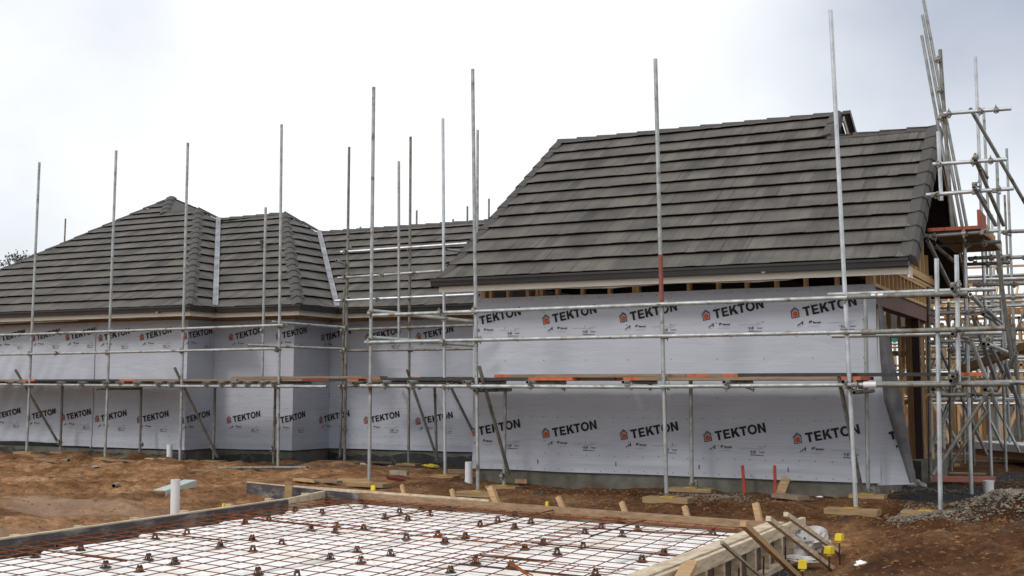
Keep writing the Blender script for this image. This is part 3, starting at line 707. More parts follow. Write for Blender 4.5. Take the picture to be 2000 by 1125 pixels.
O2 = E0 + sv * vlow
nrows = math.floor(vlow / COURSE)
slope('roof_slope', O2, (1, 0, 0), sv, [(leftu(vlow), 0), (uvf(nb)[0], 0), (uvf(tr)[0], vh - vlow), (leftu(vh), vh - vlow)], uoff=3)
# rear slopes of the right wing
bdir = Vector((0, -1, s1)).normalized()
yb = 2 * hi_r.y - Ye; yb2 = 2 * lo_r.y - Ye
slope('roof_slope', (tr.x, yb, Ze), (-1, 0, 0), bdir, [(0, 0), (tr.x + 8.3, 0), (tr.x + 8.3, vh), (0, vh)], uoff=9)
slope('roof_slope', (-2.18, yb2, Ze), (-1, 0, 0), bdir, [(0, 0), (-2.18 - tr.x, 0), (-2.18 - tr.x, vlow), (0, vlow)], uoff=9)
dn_f = Vector((0, -1, -s1)); dn_b = Vector((0, 1, -s1))
caps('ridge_capping', tl + Vector((0, 0, 0)), tr, dn_f, dn_b, w=.11)
caps('ridge_capping', nb, ntr, dn_f, dn_b, w=.11)
caps('verge_capping', E1 + Vector((.02, .02, .02)), ntr + Vector((.02, 0, .02)), (-1, 0, 0), (.25, 0, -1), w=.15)
caps('verge_capping', E0 + Vector((0, .02, .02)), tl + Vector((0, 0, .02)), (-.25, 0, -1), (1, 0, 0), w=.12)
gp = nb + (tr - nb) * .0
caps('verge_capping', nb + Vector((.0, 0, .03)), tr + Vector((0, 0, .02)), (-1, 0, 0), (.25, 0, -1), w=.13)
mb = MB()   # barge of the small step gable
bk = Vector((tr.x + .02, 2 * tr.y - nb.y, nb.z))
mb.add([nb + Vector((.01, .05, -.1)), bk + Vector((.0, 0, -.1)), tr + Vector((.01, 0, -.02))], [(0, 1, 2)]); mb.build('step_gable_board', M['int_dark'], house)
mb = MB(); mb.beam(tr + Vector((.06, 0, -.06)), bk + Vector((.06, 0, -.06)), .02, .14); mb.build('barge_board', M['fascia'], house)
mb = MB(); mb.beam(tr + Vector((.10, 0, .02)), bk + Vector((.10, 0, .02)), .12, .07); mb.build('barge_flashing', M['gutter'], house)

# left roofs
s2 = .60; YA, YB, YC = 16.66, 17.34, 18.5
EA = P(369, 600, Y=YA); EB = P(582, 597, Y=YB); zA = zB = zC = 2.86
RA = PS(388, 410, YA, zA, s2); AP = PS(335, 388, YA, zA, s2); KN = PS(323, 419, YA, zA, s2); LH = PS(0, 530, YA, zA, s2)
RB0 = PS(425, 430, YB, zB, s2); RB1 = PS(556, 418, YB, zB, s2); RC0 = PS(632, 455, YC, zC, s2); RC1 = PS(935, 430, YC, zC, s2)
cA = Vector((-15.08, YA, zA)); cA = Vector((P(371, 597, Y=YA).x, YA, zA)); cB = Vector((P(584, 596, Y=YB).x, YB, zB))
print('A', cA, RA, AP, KN, LH); print('B', cB, RB0, RB1); print('C', RC0, RC1)
sv2 = Vector((0, 1, s2)).normalized(); X1 = Vector((1, 0, 0))
dl = (LH - AP); lE = AP + dl * ((AP.z - zA) / (AP.z - LH.z))     # left hip foot
uvA = frame((lE.x, YA, zA), X1, sv2); z_r = RA.z
OA = Vector((lE.x, YA, zA)); vr = uvA(RA)[1]; hipL = lambda v: uvA(AP)[0] * v / uvA(AP)[1]
slope('roof_slope', OA, X1, sv2, [(0, 0), (uvA(cA)[0], 0), (uvA(RA)[0], vr), (hipL(vr), vr)], uoff=1)
slope('roof_slope', OA + sv2 * vr, X1, sv2, [(hipL(vr), 0), (uvA(KN)[0], 0), (uvA(AP)[0], uvA(AP)[1] - vr), ], uoff=2)
# A's east hip face
def side_face(c, R, yb_, vend, nm='roof_slope', uoff=0):
    """hip face rising west from an eave running +Y; c eave corner, R ridge end, plane through both and +Y"""
    k = (R.z - c.z) / (c.x - R.x); ev = Vector((-1, 0, k)).normalized(); O = c.copy(); uvs = frame(O, (0, 1, 0), ev)
    poly = [(0, 0), (yb_ - c.y, 0)] + [uvs(p) for p in vend] + [uvs(R)]
    slope(nm, O, (0, 1, 0), ev, poly, uoff=uoff); return k
# valley foot A/B: eave inner corner
vA = Vector((cA.x, YB, zA)); kA = (RA.z - cA.z) / (cA.x - RA.x)
RB0s = Vector((cA.x - (RB0.z - zA) / kA, RB0.y, RB0.z))     # where B's ridge meets A's side face
side_face(cA, RA, YB, [RB0s], uoff=4)
side_back = RA + Vector((0, 3.2, 0))
mb = MB()   # hidden rear planes close the roofs
def quad(a, b, c, d): mb.add([a, b, c, d], [(0, 1, 2, 3)])
bkz = zA
quad(RA, RA + Vector((1.0, 1.5, -1.0)), RB0s + Vector((0, 2.5, -1.5)), RB0s)
mb.add([AP, RA + Vector((0, .0, 0)), KN], [(0, 1, 2)])
mb.add([AP, AP + Vector((.6, 6, -3.0)), lE + Vector((0, 12, 0)), lE], [(0, 1, 2, 3)])
mb.add([AP, AP + Vector((.6, 6, -3.0)), RA + Vector((.4, 4, -1.6)), RA], [(3, 2, 1, 0)])
mb.add([RB0s, RB1, RB1 + Vector((0, 4, -2.4)), RB0s + Vector((0, 4, -2.4))], [(0, 1, 2, 3)])
mb.add([RC0, Vector((-8, RC0.y, RC0.z)), Vector((-8, RC0.y + 4, RC0.z - 2.4)), RC0 + Vector((0, 4, -2.4))], [(0, 1, 2, 3)])
mb.build('rear_roof', M['cap'], house)
uvB = frame((cA.x, YB, zB), X1, sv2); OB = Vector((cA.x, YB, zB))
slope('roof_slope', OB, X1, sv2, [(0, 0), (uvB(cB)[0], 0), uvB(RB1), uvB(RB0s)], uoff=6)
kB = (RB1.z - cB.z) / (cB.x - RB1.x); RC0s = Vector((cB.x - (RC0.z - zB) / kB, RC0.y, RC0.z))
side_face(cB, RB1, YC, [RC0s], uoff=8)
OC = Vector((cB.x, YC, zC)); uvC = frame(OC, X1, sv2)
slope('roof_slope', OC, X1, sv2, [(0, 0), (5.2, 0), (5.2, uvC(RC0s)[1]), uvC(RC0s)], uoff=12)
dnf = Vector((0, -1, -s2)); dnb = Vector((0, 1, -s2)); dsA = Vector((1, 0, -kA)); dsB = Vector((1, 0, -kB))
caps('hip_capping', cA + Vector((-.02, .02, .02)), RA, dnf, dsA, w=.13)
caps('hip_capping', cB + Vector((-.02, .02, .02)), RB1, dnf, dsB, w=.13)
caps('ridge_capping', KN, RA, dnf, dnb, w=.09); caps('hip_capping', KN + Vector((0, 0, .02)), AP + Vector((0, 0, .03)), (-1, -.6, -.3), (1, .2, -.5), w=.13)
caps('ridge_capping', RB0s, RB1, dnf, dnb, w=.09); caps('ridge_capping', RC0s, Vector((-8.6, RC0s.y, RC0s.z)), dnf, dnb, w=.09)
caps('hip_capping', lE, AP, dnf, (-1, .3, -.4), w=.07)
caps('hip_capping', AP + Vector((.05, 0, 0)), RA + Vector((0, .12, 0)), dsA, (-.4, 1, -.4), w=.08); caps('hip_capping', RA + Vector((0, .0, 0)), RB0s + Vector((0, .05, .02)), dsA, (-.3, 1, -.4), w=.08)
caps('hip_capping', RB1, RC0s + Vector((0, .05, .02)), dsB, (-.3, 1, -.4), w=.08)
# valley flashings
def valley(a, b, wl_=.052):
    mb = MB(); a = Vector(a); b = Vector(b); d = (b - a).normalized(); sd = d.cross(Vector((0, 0, 1))).normalized(); upv = sd.cross(d)
    pr_ = lambda p: [p - sd * wl_ + upv * .082, p - sd * .02 + upv * .070, p + upv * .080, p + sd * .02 + upv * .070, p + sd * wl_ + upv * .082, p + sd * wl_ + upv * .02, p - sd * wl_ + upv * .02]
    n = 7; mb.add(pr_(a) + pr_(b), [(i, (i + 1) % n, n + (i + 1) % n, n + i) for i in range(n)] + [tuple(range(n))[::-1], tuple(range(n, 2 * n))])
    return mb.build('valley_flashing', M['flashing'], house)
valley(Vector((cA.x, YB, zA)), RB0s); valley(Vector((cB.x, YC, zB)), RC0s)
vt = PS(513, 487, YB, zB, s2)      # roof vent pipe on the middle slope
mb = MB(); mb.tube(vt + Vector((0, 0, -.05)), vt + Vector((0, 0, .16)), .045, 14, False); mb.tube(vt + Vector((0, 0, .15)), vt + Vector((0, 0, .19)), .07, 14, False); mb.build('roof_vent', M['gutter'], house, smooth=True)

# gutters and fascias: run along an eave path, profile pushed outward
def run(name, pts, prof, m, closed_ends=True):
    """pts: list of (x,y); prof: (out,z) loop"""
    mb = MB(); n = len(prof); rings = []
    for i, p in enumerate(pts):
        p = Vector((p[0], p[1]))
        def nr_(a, b): d = (Vector(b) - Vector(a)).normalized(); return Vector((d.y, -d.x))
        if i == 0: nn_ = nr_(pts[0], pts[1])
        elif i == len(pts) - 1: nn_ = nr_(pts[-2], pts[-1])
        else:
            a, b = nr_(pts[i - 1], pts[i]), nr_(pts[i], pts[i + 1]); nn_ = (a + b) / (1 + a.dot(b))
        rings.append([(p.x + nn_.x * o_, p.y + nn_.y * o_, z) for o_, z in prof])
    vs = [v for r_ in rings for v in r_]; fs = []
    for i in range(len(pts) - 1):
        for j in range(n): fs.append((i * n + j, i * n + (j + 1) % n, (i + 1) * n + (j + 1) % n, (i + 1) * n + j))
    fs += [tuple(range(n))[::-1], tuple(range((len(pts) - 1) * n, len(pts) * n))]
    mb.add(vs, fs); bm = bmesh.new(); o = mb.build(name, m, house); bm.from_mesh(o.data); bmesh.ops.recalc_face_normals(bm, faces=bm.faces); bm.to_mesh(o.data); bm.free(); return o
gprof = [(.0, 2.775), (.075, 2.772), (.100, 2.785), (.104, 2.81), (.112, 2.835), (.122, 2.845), (.124, 2.873), (.112, 2.873), (.100, 2.855), (.09, 2.80), (.012, 2.80), (.004, 2.84)]
fprof = [(-.022, 2.695), (-.002, 2.695), (-.002, 2.704), (-.006, 2.708), (-.006, 2.85), (-.022, 2.85)]
fprofR = [(-.022, 2.700), (-.002, 2.700), (-.002, 2.71), (-.006, 2.714), (-.006, 2.85), (-.022, 2.85)]
run('gutter', [(-8.43, 14.11), (-2.16, 14.11)], gprof, M['gutter']); run('fascia', [(-8.36, 14.11), (-2.19, 14.11)], fprofR, M['fascia'])
LE = [(-25, YA), (cA.x, YA), (cA.x, YB), (cB.x, YB), (cB.x, YC), (-8.0, YC)]
run('gutter', LE, gprof, M['gutter']); run('fascia', LE, fprof, M['fascia'])
mb = MB()   # gutter return on the gable end
mb.box((-2.185, 14.12, 2.66), (-2.165, 14.35, 2.80)); mb.build('fascia_return', M['fascia'], house)
for (px, py, Y_) in ((311, 609, YA - .02), (1494, 530, 14.08)):     # downpipe outlets
    p = P(px, py, Y=Y_); mb = MB(); mb.tube(p + Vector((0, -.07, 0)), p + Vector((0, .02, 0)), .030, 12, False); mb.build('pipe_outlet', M['pvc_grey'], house, smooth=True)
# soffit framing behind left fascia (rafters in shade) and underlay strips
def strip(u0, u1, yf, z_top, z_bot, nm='roof_underlay', yoff=0):
    mb = MB(); k = int((u1 - u0) / .06); vs = []
    for i in range(k + 1):
        x = u0 + (u1 - u0) * i / k
        sag = .022 * noise.noise(Vector((x * 1.1, 3, yf))) + .010 * noise.noise(Vector((x * 4, 7, yf)))
        for j in range(5):
            t = j / 4; vs.append((x, yf + yoff + .03 * math.sin(t * 3.1) + .02 * noise.noise(Vector((x * 3, t * 2, 5))), z_top + (z_bot + sag - z_top) * t))
    mb.add(vs, [(i * 5 + j, i * 5 + j + 1, (i + 1) * 5 + j + 1, (i + 1) * 5 + j) for i in range(k) for j in range(4)]); return mb.build(nm, M['underlay'], house, smooth=True)
strip(-8.0, -2.9, 14.16, 2.80, 2.688, yoff=.0)
strip(-24, -18.0, YA + .1, 2.80, 2.665); strip(-17.0, cA.x, YA + .1, 2.80, 2.69); strip(-15.3, -14.0, YB + .1, 2.8, 2.69)
for xa_, xb_, ya_, yb_ in ((-21, -15.2, YA, 17.2), (-15.0, -13.3, YB, 17.95), (-13.0, -8.2, YC, 19.1)):
    for x in np.arange(xa_, xb_, .6):
        mb = MB(); mb.beam((x, ya_ + .03, 2.76), (x, yb_ + .1, 2.76), .045, .09); mb.build('soffit_bearer', M['pineY'], house)
mb = MB()
mb.box((-25, 17.23, 2.64), (-15.66, 17.32, 2.86)); mb.box((-15.66, 17.98, 2.64), (-13.77, 18.07, 2.86)); mb.box((-13.77, 19.13, 2.64), (-8.3, 19.22, 2.86))
mb.box((-15.74, 17.3, 2.64), (-15.655, 17.98, 2.86)); mb.box((-13.85, 18.06, 2.64), (-13.765, 19.13, 2.86)); mb.build('top_plate', M['pine'], house)
mb = MB(); mb.box((-26, 17.3, .23), (-8.2, 17.32, 2.6)); 
mb = MB(); mb.box((-25.9, 26, .22), (-8.3, 26.1, 2.85)); mb.box((-26, 17.3, .22), (-25.9, 26, 2.85)); mb.build('rear_wall', M['wrap'], house)

# right wing framing
def stud(x, y, z0, z1, w=.045, d=.09, m='pineZ', nm='stud'):
    mb = MB(); mb.box((x - w / 2, y, z0), (x + w / 2, y + d, z1)); return mb.build(nm, M[m], house)
for i, px in enumerate((945, 958, 992, 1030, 1049, 1057, 1088, 1137, 1190, 1238, 1245, 1345, 1402, 1458, 1516, 1573, 1634, 1695)):
    x = P(px, 560, Y=14.65).x; stud(x, 14.645, .32, 2.86)
mb = MB(); mb.box((-8.07, 14.66, 2.865), (-2.66, 14.75, 2.91)); mb.build('top_plate', M['pine'], house)
for x in np.arange(-7.8, -2.3, .6):
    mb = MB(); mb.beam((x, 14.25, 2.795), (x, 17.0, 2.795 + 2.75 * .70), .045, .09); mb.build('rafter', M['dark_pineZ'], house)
mb = MB(); mb.box((-8.07, 14.75, .3), (-8.0, 21.0, 2.9)); mb.add([(-8.05, 14.2, 2.85), (-8.05, 21.3, 2.85), (-8.05, hi_r.y, hi_r.z - .1)], [(0, 1, 2)]); mb.build('left_end_wall', M['wrap'], house)
# garage: near-black ceiling sheet with interior shade put into its colour, back wall frame
mb = MB(); mb.box((-8.0, 15.2, 2.915), (-4.2, 20.9, 2.93)); mb.build('ceiling_shade_sheet', M['int_dark'], house)
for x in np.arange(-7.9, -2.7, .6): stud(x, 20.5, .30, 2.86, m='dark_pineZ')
mb = MB()
for z in (.33, 1.2, 2.0, 2.82): mb.box((-8, 20.505, z - .022), (-2.66, 20.585, z + .022))
mb.build('nogging', M['pine'], house)
pb0 = P(1734, 642, Y=20.4); pb1 = P(1790, 594, Y=20.4)
mb = MB(); mb.box((pb0.x, 20.45, pb0.z), (pb1.x, 20.47, pb1.z)); mb.build('wall_lining_sheet', M['board_white'], house)
# opening in the gable wall under a red steel beam
XG = -2.66
bt = P(1723, 583, X=XG).z; print('beam z', bt, P(1810, 615, X=XG), P(1727, 567, X=XG), P(1808, 600, X=XG))
mb = MB(); zb0, zb1 = 2.40, 2.62
mb.box((XG - .10, 14.76, zb0 + .012), (XG - .002, 19.6, zb1 - .012)); 
ob = mb.build('steel_beam', M['steelbeam'], house)
mb = MB(); mb.box((XG - .13, 14.75, zb0), (XG + .02, 19.6, zb0 + .012)); mb.box((XG - .13, 14.75, zb1 - .012), (XG + .02, 19.6, zb1)); mb.build('beam_flange', M['steelbeam'], house)
mb = MB(); mb.box((XG - .10, 18.0, .3), (XG + .0, 18.12, zb0)); mb.build('steel_post', M['darksteel'], house)
mb = MB(); mb.box((XG - .09, 14.66, .3), (XG, 14.755, 2.9)); mb.build('corner_stud', M['pineZ'], house)
mb = MB(); mb.box((XG - .09, 14.76, 2.623), (XG, 19.6, 2.665)); mb.build('bottom_plate', M['pineY'], house)
mb = MB(); mb.box((XG - .09, 14.76, 2.90), (XG, 20.2, 2.94)); mb.box((XG - .085, 14.8, 2.944), (XG + .005, 20.2, 2.985)); mb.box((XG - .06, 15.0, 3.0), (XG + .02, 20.2, 3.10)); mb.build('gable_plate', M['pineY'], house)
for i in range(16):
    y = 14.80 + i * .30
    mb = MB(); mb.box((XG - .088, y, 2.666), (XG - .002, y + .04, 2.899)); mb.build('cripple_stud', M['pineZ'], house)
for i in range(15):
    y = 14.75 + i * .40; zt = Ze + s1 * (y - Ye) - .12 if y < lo_r.y else Ze + s1 * (2 * lo_r.y - y - Ye) - .12
    if zt < 3.15: continue
    if 16.5 < y < 17.6: continue          # the open loft hatch
    mb = MB(); mb.box((XG - .088, y, 3.102), (XG - .002, y + .045, zt)); mb.build('gable_stud', M['pineZ'], house)
for z in (3.55, 4.1):
    mb = MB(); mb.box((XG - .08, 16.3, z), (XG - .03, 17.9, z + .09)); mb.build('hatch_rail', M['steelbeam'], house)
mb = MB(); mb.add([(-3.3, 14.6, 2.95), (-3.3, 20.3, 2.95), (-3.3, lo_r.y, lo_r.z - .15)], [(0, 1, 2)]); mb.build('loft_shade_sheet', M['int_dark'], house)  # near-black sheet painted as the shaded void behind the gable studs
mb = MB(); mb.beam((-2.19, Ye + .03, Ze - .04), (-2.22, lo_r.y, lo_r.z - .05), .02, .16); mb.beam((-2.19, yb2, Ze - .04), (-2.22, lo_r.y, lo_r.z - .05), .02, .16); mb.build('barge_board', M['weathered'], house)
for (y, x0) in ((16.2, 0), (16.9, 0)):
    pass
# leaning timbers stored inside
for i, (xa, xb) in enumerate(((1748, 1762), (1757, 1766))):
    p0 = P(xa, 760, Y=17.9); p0.z = .3; p1 = P(xb, 640, Y=19.4)
    mb = MB(); mb.beam(p0, p1, .035, .04); o = mb.build('leaning_timber', M['pineZ'])
    tag(o, ['pale timber stud leaning inside the open garage, left one', 'pale timber stud leaning inside the open garage, right one'][i], 'timber', 'timbers leaning in the garage')
for i, (px, w_) in enumerate(((1737, .06), (1776, .09), (1793, .045), (1802, .045), (1811, .05), (1757, .04))):
    q = P(px, 700, Y=18.9); mb = MB(); mb.box((q.x - w_ / 2, 18.9, .3), (q.x + w_ / 2, 18.99, 2.86)); mb.build('stud', M['dark_pineZ' if i == 1 else 'pineZ'], house)
for py in (601, 690, 784):
    a = P(1730, py, Y=18.91); b = P(1814, py, Y=18.91); mb = MB(); mb.box((a.x, 18.905, a.z - .04), (b.x, 18.985, a.z + .03)); mb.build('nogging', M['dark_pineZ'], house)

# loose wrap corner
mb = MB()
Lf = [(1714, 600), (1714, 700), (1714, 800), (1714, 880), (1714, 948)]; Rf = [(1718, 600), (1729, 700), (1744, 800), (1764, 880), (1786, 946)]
vs = []
for k, (a, b) in enumerate(zip(Lf, Rf)):
    for j in range(9):
        t = j / 8; q = P(a[0] + (b[0] - a[0]) * t, a[1] + (b[1] - a[1]) * t, Y=14.62); ripple = .02 * math.sin(t * 7 + k) * (k / 4)
        vs.append(q + (CAM - q).normalized() * (ripple + .12 * t * k / 4) )
mb.add(vs, [(k * 9 + j, (k + 1) * 9 + j, (k + 1) * 9 + j + 1, k * 9 + j + 1) for k in range(4) for j in range(8)])
fl = mb.build('loose_wrap_corner', M['wrap'], house, smooth=True)
mb = MB(); vs = []
Le = [(1714, 583), (1716, 640), (1719, 700), (1726, 780), (1747, 850), (1765, 905), (1777, 944)]; Re = [(1719, 583), (1733, 640), (1746, 700), (1761, 780), (1773, 850), (1783, 905), (1790, 941)]
for k, (a, b) in enumerate(zip(Le, Re)):
    for j in range(9):
        t = j / 8; q = P(a[0] + (b[0] - a[0]) * t, a[1] + (b[1] - a[1]) * t, Y=14.52 - .02 * k)
        q.y += -.07 * math.sin(t * math.pi) + .01 * noise.noise(q * 4); vs.append(q)
mb.add(vs, [(k * 9 + j, (k + 1) * 9 + j, (k + 1) * 9 + j + 1, k * 9 + j + 1) for k in range(6) for j in range(8)])
mb.build('folded_wrap_edge', M['wrap_back'], house, smooth=True)
# printed letters carried on to the loose corner: part of T
mb = MB()
def flat(ps, Y_=14.50): mb.add([P(x, y, Y=Y_) for x, y in ps], [tuple(range(len(ps)))[::-1]])
flat([(1735, 844), (1749, 840), (1749, 846), (1745, 847), (1748, 858), (1743, 859), (1740, 848), (1736, 849)]); flat([(1749, 872), (1753, 868), (1757, 873), (1755, 875), (1753, 872), (1751, 876)]); flat([(1758, 872), (1766, 873), (1766, 876), (1758, 875)]); mb.build('printed_marks', M['ink'], house)

# ================================================================== SCAFFOLDS
CP = None
def coupler(parent, p, big=1.0):
    global CP
    if CP is None:
        mb = MB()
        mb.tube((0, 0, -.024), (0, 0, .024), .0305, 12, True); mb.tube((-.024, -.048, 0), (.024, -.048, 0), .0305, 12, True)
        mb.box((.022, -.010, -.010), (.046, .010, .010)); mb.tube((.042, -.025, 0), (.042, .028, 0), .006, 6, False)
        mb.box((-.012, -.075, .028), (.012, -.02, .040)); mb.tube((0, -.06, .03), (0, -.06, .062), .007, 6, False); mb.box((-.012, -.07, -.045), (.012, -.04, -.03))
        o = mb.build('coupler', M['coupler'], smooth=True); CP = o.data; bpy.data.objects.remove(o)
    o = bpy.data.objects.new('coupler', CP); COL.objects.link(o); o.parent = parent; o.location = Vector(p) - wl(parent); o.rotation_euler = (0, random.choice((0, math.pi)), random.uniform(-.15, .15) + random.choice((0, 0, math.pi / 2)))
    return o
def bar(parent, nm, p0, p1, m='galv', r=.0242, n=12, lab=None):
    mb = MB(); mb.tube(p0, p1, r, n); o = mb.build(nm, M[m], parent, smooth=True)
    if lab: o['label'] = lab
    return o
def vpole(parent, xt, yt, xb, yb_, Y, m='galv', rails=(), **k):
    a = P(xb, yb_, Y=Y); b = P(xt, yt, Y=Y)
    o = bar(parent, 'pole', a, b, m, **k)
    for z in rails:
        t = (z - a.z) / (b.z - a.z)
        if 0 < t < 1: coupler(o, a + (b - a) * t + Vector((0, 0, 0)))
    return o
def hbar(parent, nm, x0, y0, x1, y1, Y0, Y1=None, m='galv', lab=None, **k):
    return bar(parent, nm, P(x0, y0, Y=Y0), P(x1, y1, Y=Y0 if Y1 is None else Y1), m, lab=lab, **k)
RFP = P(723, 758, Y=13.4)
# --- scaffold A: along the left walls
sA = empty('scaffold', P(205, 892, Y=16.1), 'tube scaffold standing along the stepped left walls', 'scaffold')
YO = 16.1
zrs = [P(300, 645, Y=YO).z, P(300, 687, Y=YO).z, P(300, 754, Y=YO).z]
for (a, b, c, d) in ((77, 317, 52, 880), (227, 294, 205, 892), (367, 279, 351, 908), (550, 243, 543, 911)): vpole(sA, a, b, c, d, YO, 'galv', zrs)
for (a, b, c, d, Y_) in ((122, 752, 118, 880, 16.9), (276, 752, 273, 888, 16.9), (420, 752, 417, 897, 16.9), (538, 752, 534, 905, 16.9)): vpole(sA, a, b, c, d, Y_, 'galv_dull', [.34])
vpole(sA, 519, 405, 512, 742, 17.0, 'galv', [zrs[0]])
YR = YO - .052
hbar(sA, 'rail', -120, 658, 150, 650, YR); hbar(sA, 'rail', 110, 651, 553, 635, YR - .0); hbar(sA, 'rail', -120, 695, 118, 690, YR); hbar(sA, 'rail', 112, 690.5, 540, 681, YR)
hbar(sA, 'rail', -120, 750, 330, 754, YR); hbar(sA, 'rail', 300, 754.5, 638, 755, YR, m='galv')
hbar(sA, 'rail', 530, 629, 676, 640, YO, 17.75); hbar(sA, 'rail', 483, 674, 676, 682, YO, 17.75)
for x0, x1, y in ((187, 278, 759.5),): hbar(sA, 'rail', x0, y, x1, y - .5, 16.2, 16.8, m='galv_dull')
for (a, b, c, d) in ((30, 722, 112, 862), (341, 718, 425, 893)): hbar(sA, 'brace', a, b, c, d, YO - .1, 16.85, m='galv_dull')
zt = P(300, 748, Y=YO).z + .0
for px in (-40, 14, 36, 114, 155, 202, 228, 262, 304, 330, 398, 428, 452, 478, 508, 530):
    x = P(px, 748, Y=YO - .15).x; o = bar(sA, 'transom', (x, YO - .17, zt + .005), (x, 17.05, zt + .005), 'galv'); coupler(o, (x, YR, zt - .03))
# couplers at joints on the rails
for px, py in ((113, 651), (112, 690), (553, 636), (541, 682)): coupler(sA, P(px, py, Y=YR))
# --- scaffold C: in the recess between wings
sC = empty('scaffold', P(671, 900, Y=17.75), 'tube scaffold standing in the recess between left and right wings', 'scaffold')
YQ = 17.75
zc = [P(800, y_, Y=YQ).z for y_ in (484, 535, 581, 640, 683, 755)]
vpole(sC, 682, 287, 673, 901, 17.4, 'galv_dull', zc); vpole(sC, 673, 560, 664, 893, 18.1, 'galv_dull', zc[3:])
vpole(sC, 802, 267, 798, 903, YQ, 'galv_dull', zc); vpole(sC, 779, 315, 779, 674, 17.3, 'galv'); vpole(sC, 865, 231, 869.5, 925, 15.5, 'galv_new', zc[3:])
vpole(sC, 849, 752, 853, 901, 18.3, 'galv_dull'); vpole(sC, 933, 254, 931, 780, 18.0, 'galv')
YQr = YQ - .052
hbar(sC, 'rail', 666, 492.5, 912, 475.5, 17.35, YQr, m='galv_new'); hbar(sC, 'rail', 660, 543, 862, 529, 17.35, YQr); hbar(sC, 'rail', 655, 587.5, 926, 575, 17.35, YQr, m='galv_new')
hbar(sC, 'rail', 675, 644, 934, 635, YQr, m='galv_dull'); hbar(sC, 'rail', 675, 685, 934, 681, YQr, m='galv_dull'); hbar(sC, 'rail', 676, 754, 934, 754, YQr, m='galv_dull')
hbar(sC, 'transom', 657.5, 509, 677, 518, 16.9, 17.6); hbar(sC, 'transom', 872.5, 488, 896, 490.5, 16.9, 17.4)
for px, py in ((677, 518), (738, 585), (742, 538), (676, 492), (674, 543), (672, 587)): coupler(sC, P(px, py, Y=17.32))
hbar(sC, 'brace', 795, 722, 856, 903, 17.5, 18.2, m='galv_dull'); hbar(sC, 'brace', 880, 755, 935, 866, 17.2, 17.9, m='galv_dull')
zt = P(800, 748, Y=YQ).z
for px in (690, 712, 752, 790, 838, 880, 910):
    x = P(px, 748, Y=YQ - .15).x; o = bar(sC, 'transom', (x, YQ - .17, zt), (x, 18.9, zt), 'galv_dull'); coupler(o, (x, YQr, zt - .04))
# --- scaffold F: in front of the right wing
sF = empty('scaffold', P(1302, 968, Y=13.4), 'tube scaffold standing in front of the wrapped right wing wall', 'scaffold')
YF = 13.4; YFr = YF - .052
zf = [P(1290, 595, Y=YF).z, P(1290, 656, Y=YF).z, P(1290, 755, Y=YF).z]
vpole(sF, 730, 170, 721, 940, YF, 'galv', zf); vpole(sF, 923, 135, 933.5, 957, YF, 'galv', zf); vpole(sF, 1280, 115, 1302, 968, YF, 'galv', zf); vpole(sF, 1622, 20, 1671.5, 990, YF, 'galv_new', zf)
a = P(1289.9, 497, Y=YF); b = P(1292.4, 592, Y=YF); bar(sF, 'pole_sleeve', a, b, 'rust_red', r=.0262, lab='red painted length of scaffold pole')
for (a, b, c, d) in ((987, 752, 984.5, 946), (1349, 742, 1351.5, 950), (1690, 572, 1695.5, 962)): vpole(sF, a, b, c, d, 14.28, 'galv', [.24])
hbar(sF, 'rail', 729, 616, 1292, 594.5, YFr); hbar(sF, 'rail', 1285, 594.5, 1668, 580.5, YFr - .0); hbar(sF, 'rail', 1655, 580.5, 1890, 573, YFr - .002, m='galv_dull', r=.027); hbar(sF, 'rail', 1617, 575.5, 1945, 564.5, YF + .35)
hbar(sF, 'rail', 713, 669, 1294, 656, YFr); hbar(sF, 'rail', 1288, 656.5, 1690, 648, YFr); hbar(sF, 'rail', 1685, 649, 1963, 641, YFr - .002, m='galv_dull', r=.027); hbar(sF, 'rail', 1625, 656.5, 1957, 650, YF + .35)
hbar(sF, 'rail', 704, 753.5, 1300, 756, YFr); hbar(sF, 'rail', 1290, 755, 1700, 751.5, YFr); hbar(sF, 'rail', 1690, 752, 1972, 750, YFr - .002, m='galv_dull', r=.027); hbar(sF, 'rail', 1700, 749, 2060, 746, YF + .5)
hbar(sF, 'rail', 728, 607, 934, 629, YF + .05, 14.3, m='galv'); hbar(sF, 'rail', 726, 659, 934, 675, YF + .05, 14.3, m='galv')
for px, py in ((863, 611), (868, 668), (868, 755), (1672, 751)): coupler(sF, P(px, py, Y=YFr))
mb = MB(); mb.tube(P(1683, 649, Y=YFr), P(1710, 648.3, Y=YFr), .034, 12); mb.build('sleeve_coupler', M['galv_dull'], sF, smooth=True)
for x0_, y0_, x1_, y1_, r_ in ((1702, 578.8, 1710, 578.6, .0285), (1715, 578.4, 1725, 578, .0285), (1687, 751.5, 1712, 751.3, .0345)):
    mb = MB(); mb.tube(P(x0_, y0_, Y=YFr), P(x1_, y1_, Y=YFr), r_, 12, False); mb.build('white_tape', M['pvc'], sF, smooth=True)
hbar(sF, 'brace', 936, 716, 994, 926, YF - .08, 14.2, m='galv_dull'); hbar(sF, 'brace', 1638, 735, 1683, 958, YF - .08, 14.2, m='galv_dull')
zt = P(1250, 747, Y=YF).z
for px in (748, 800, 908, 1031, 1218, 1415, 1647):
    x = P(px, 748, Y=YF - .15).x; o = bar(sF, 'transom', (x, YF - .17, zt + .004), (x, 14.35, zt + .004), 'galv'); coupler(o, (x + .1 * 0, YFr, zt - .05)); coupler(o, (x, 14.2, zt - .05))
for (x0, y0, x1, y1) in ((927, 763, 997, 761), (1668, 767, 1705, 763)): hbar(sF, 'transom', x0, y0, x1, y1, YF - .1, 14.3, m='galv_dull')
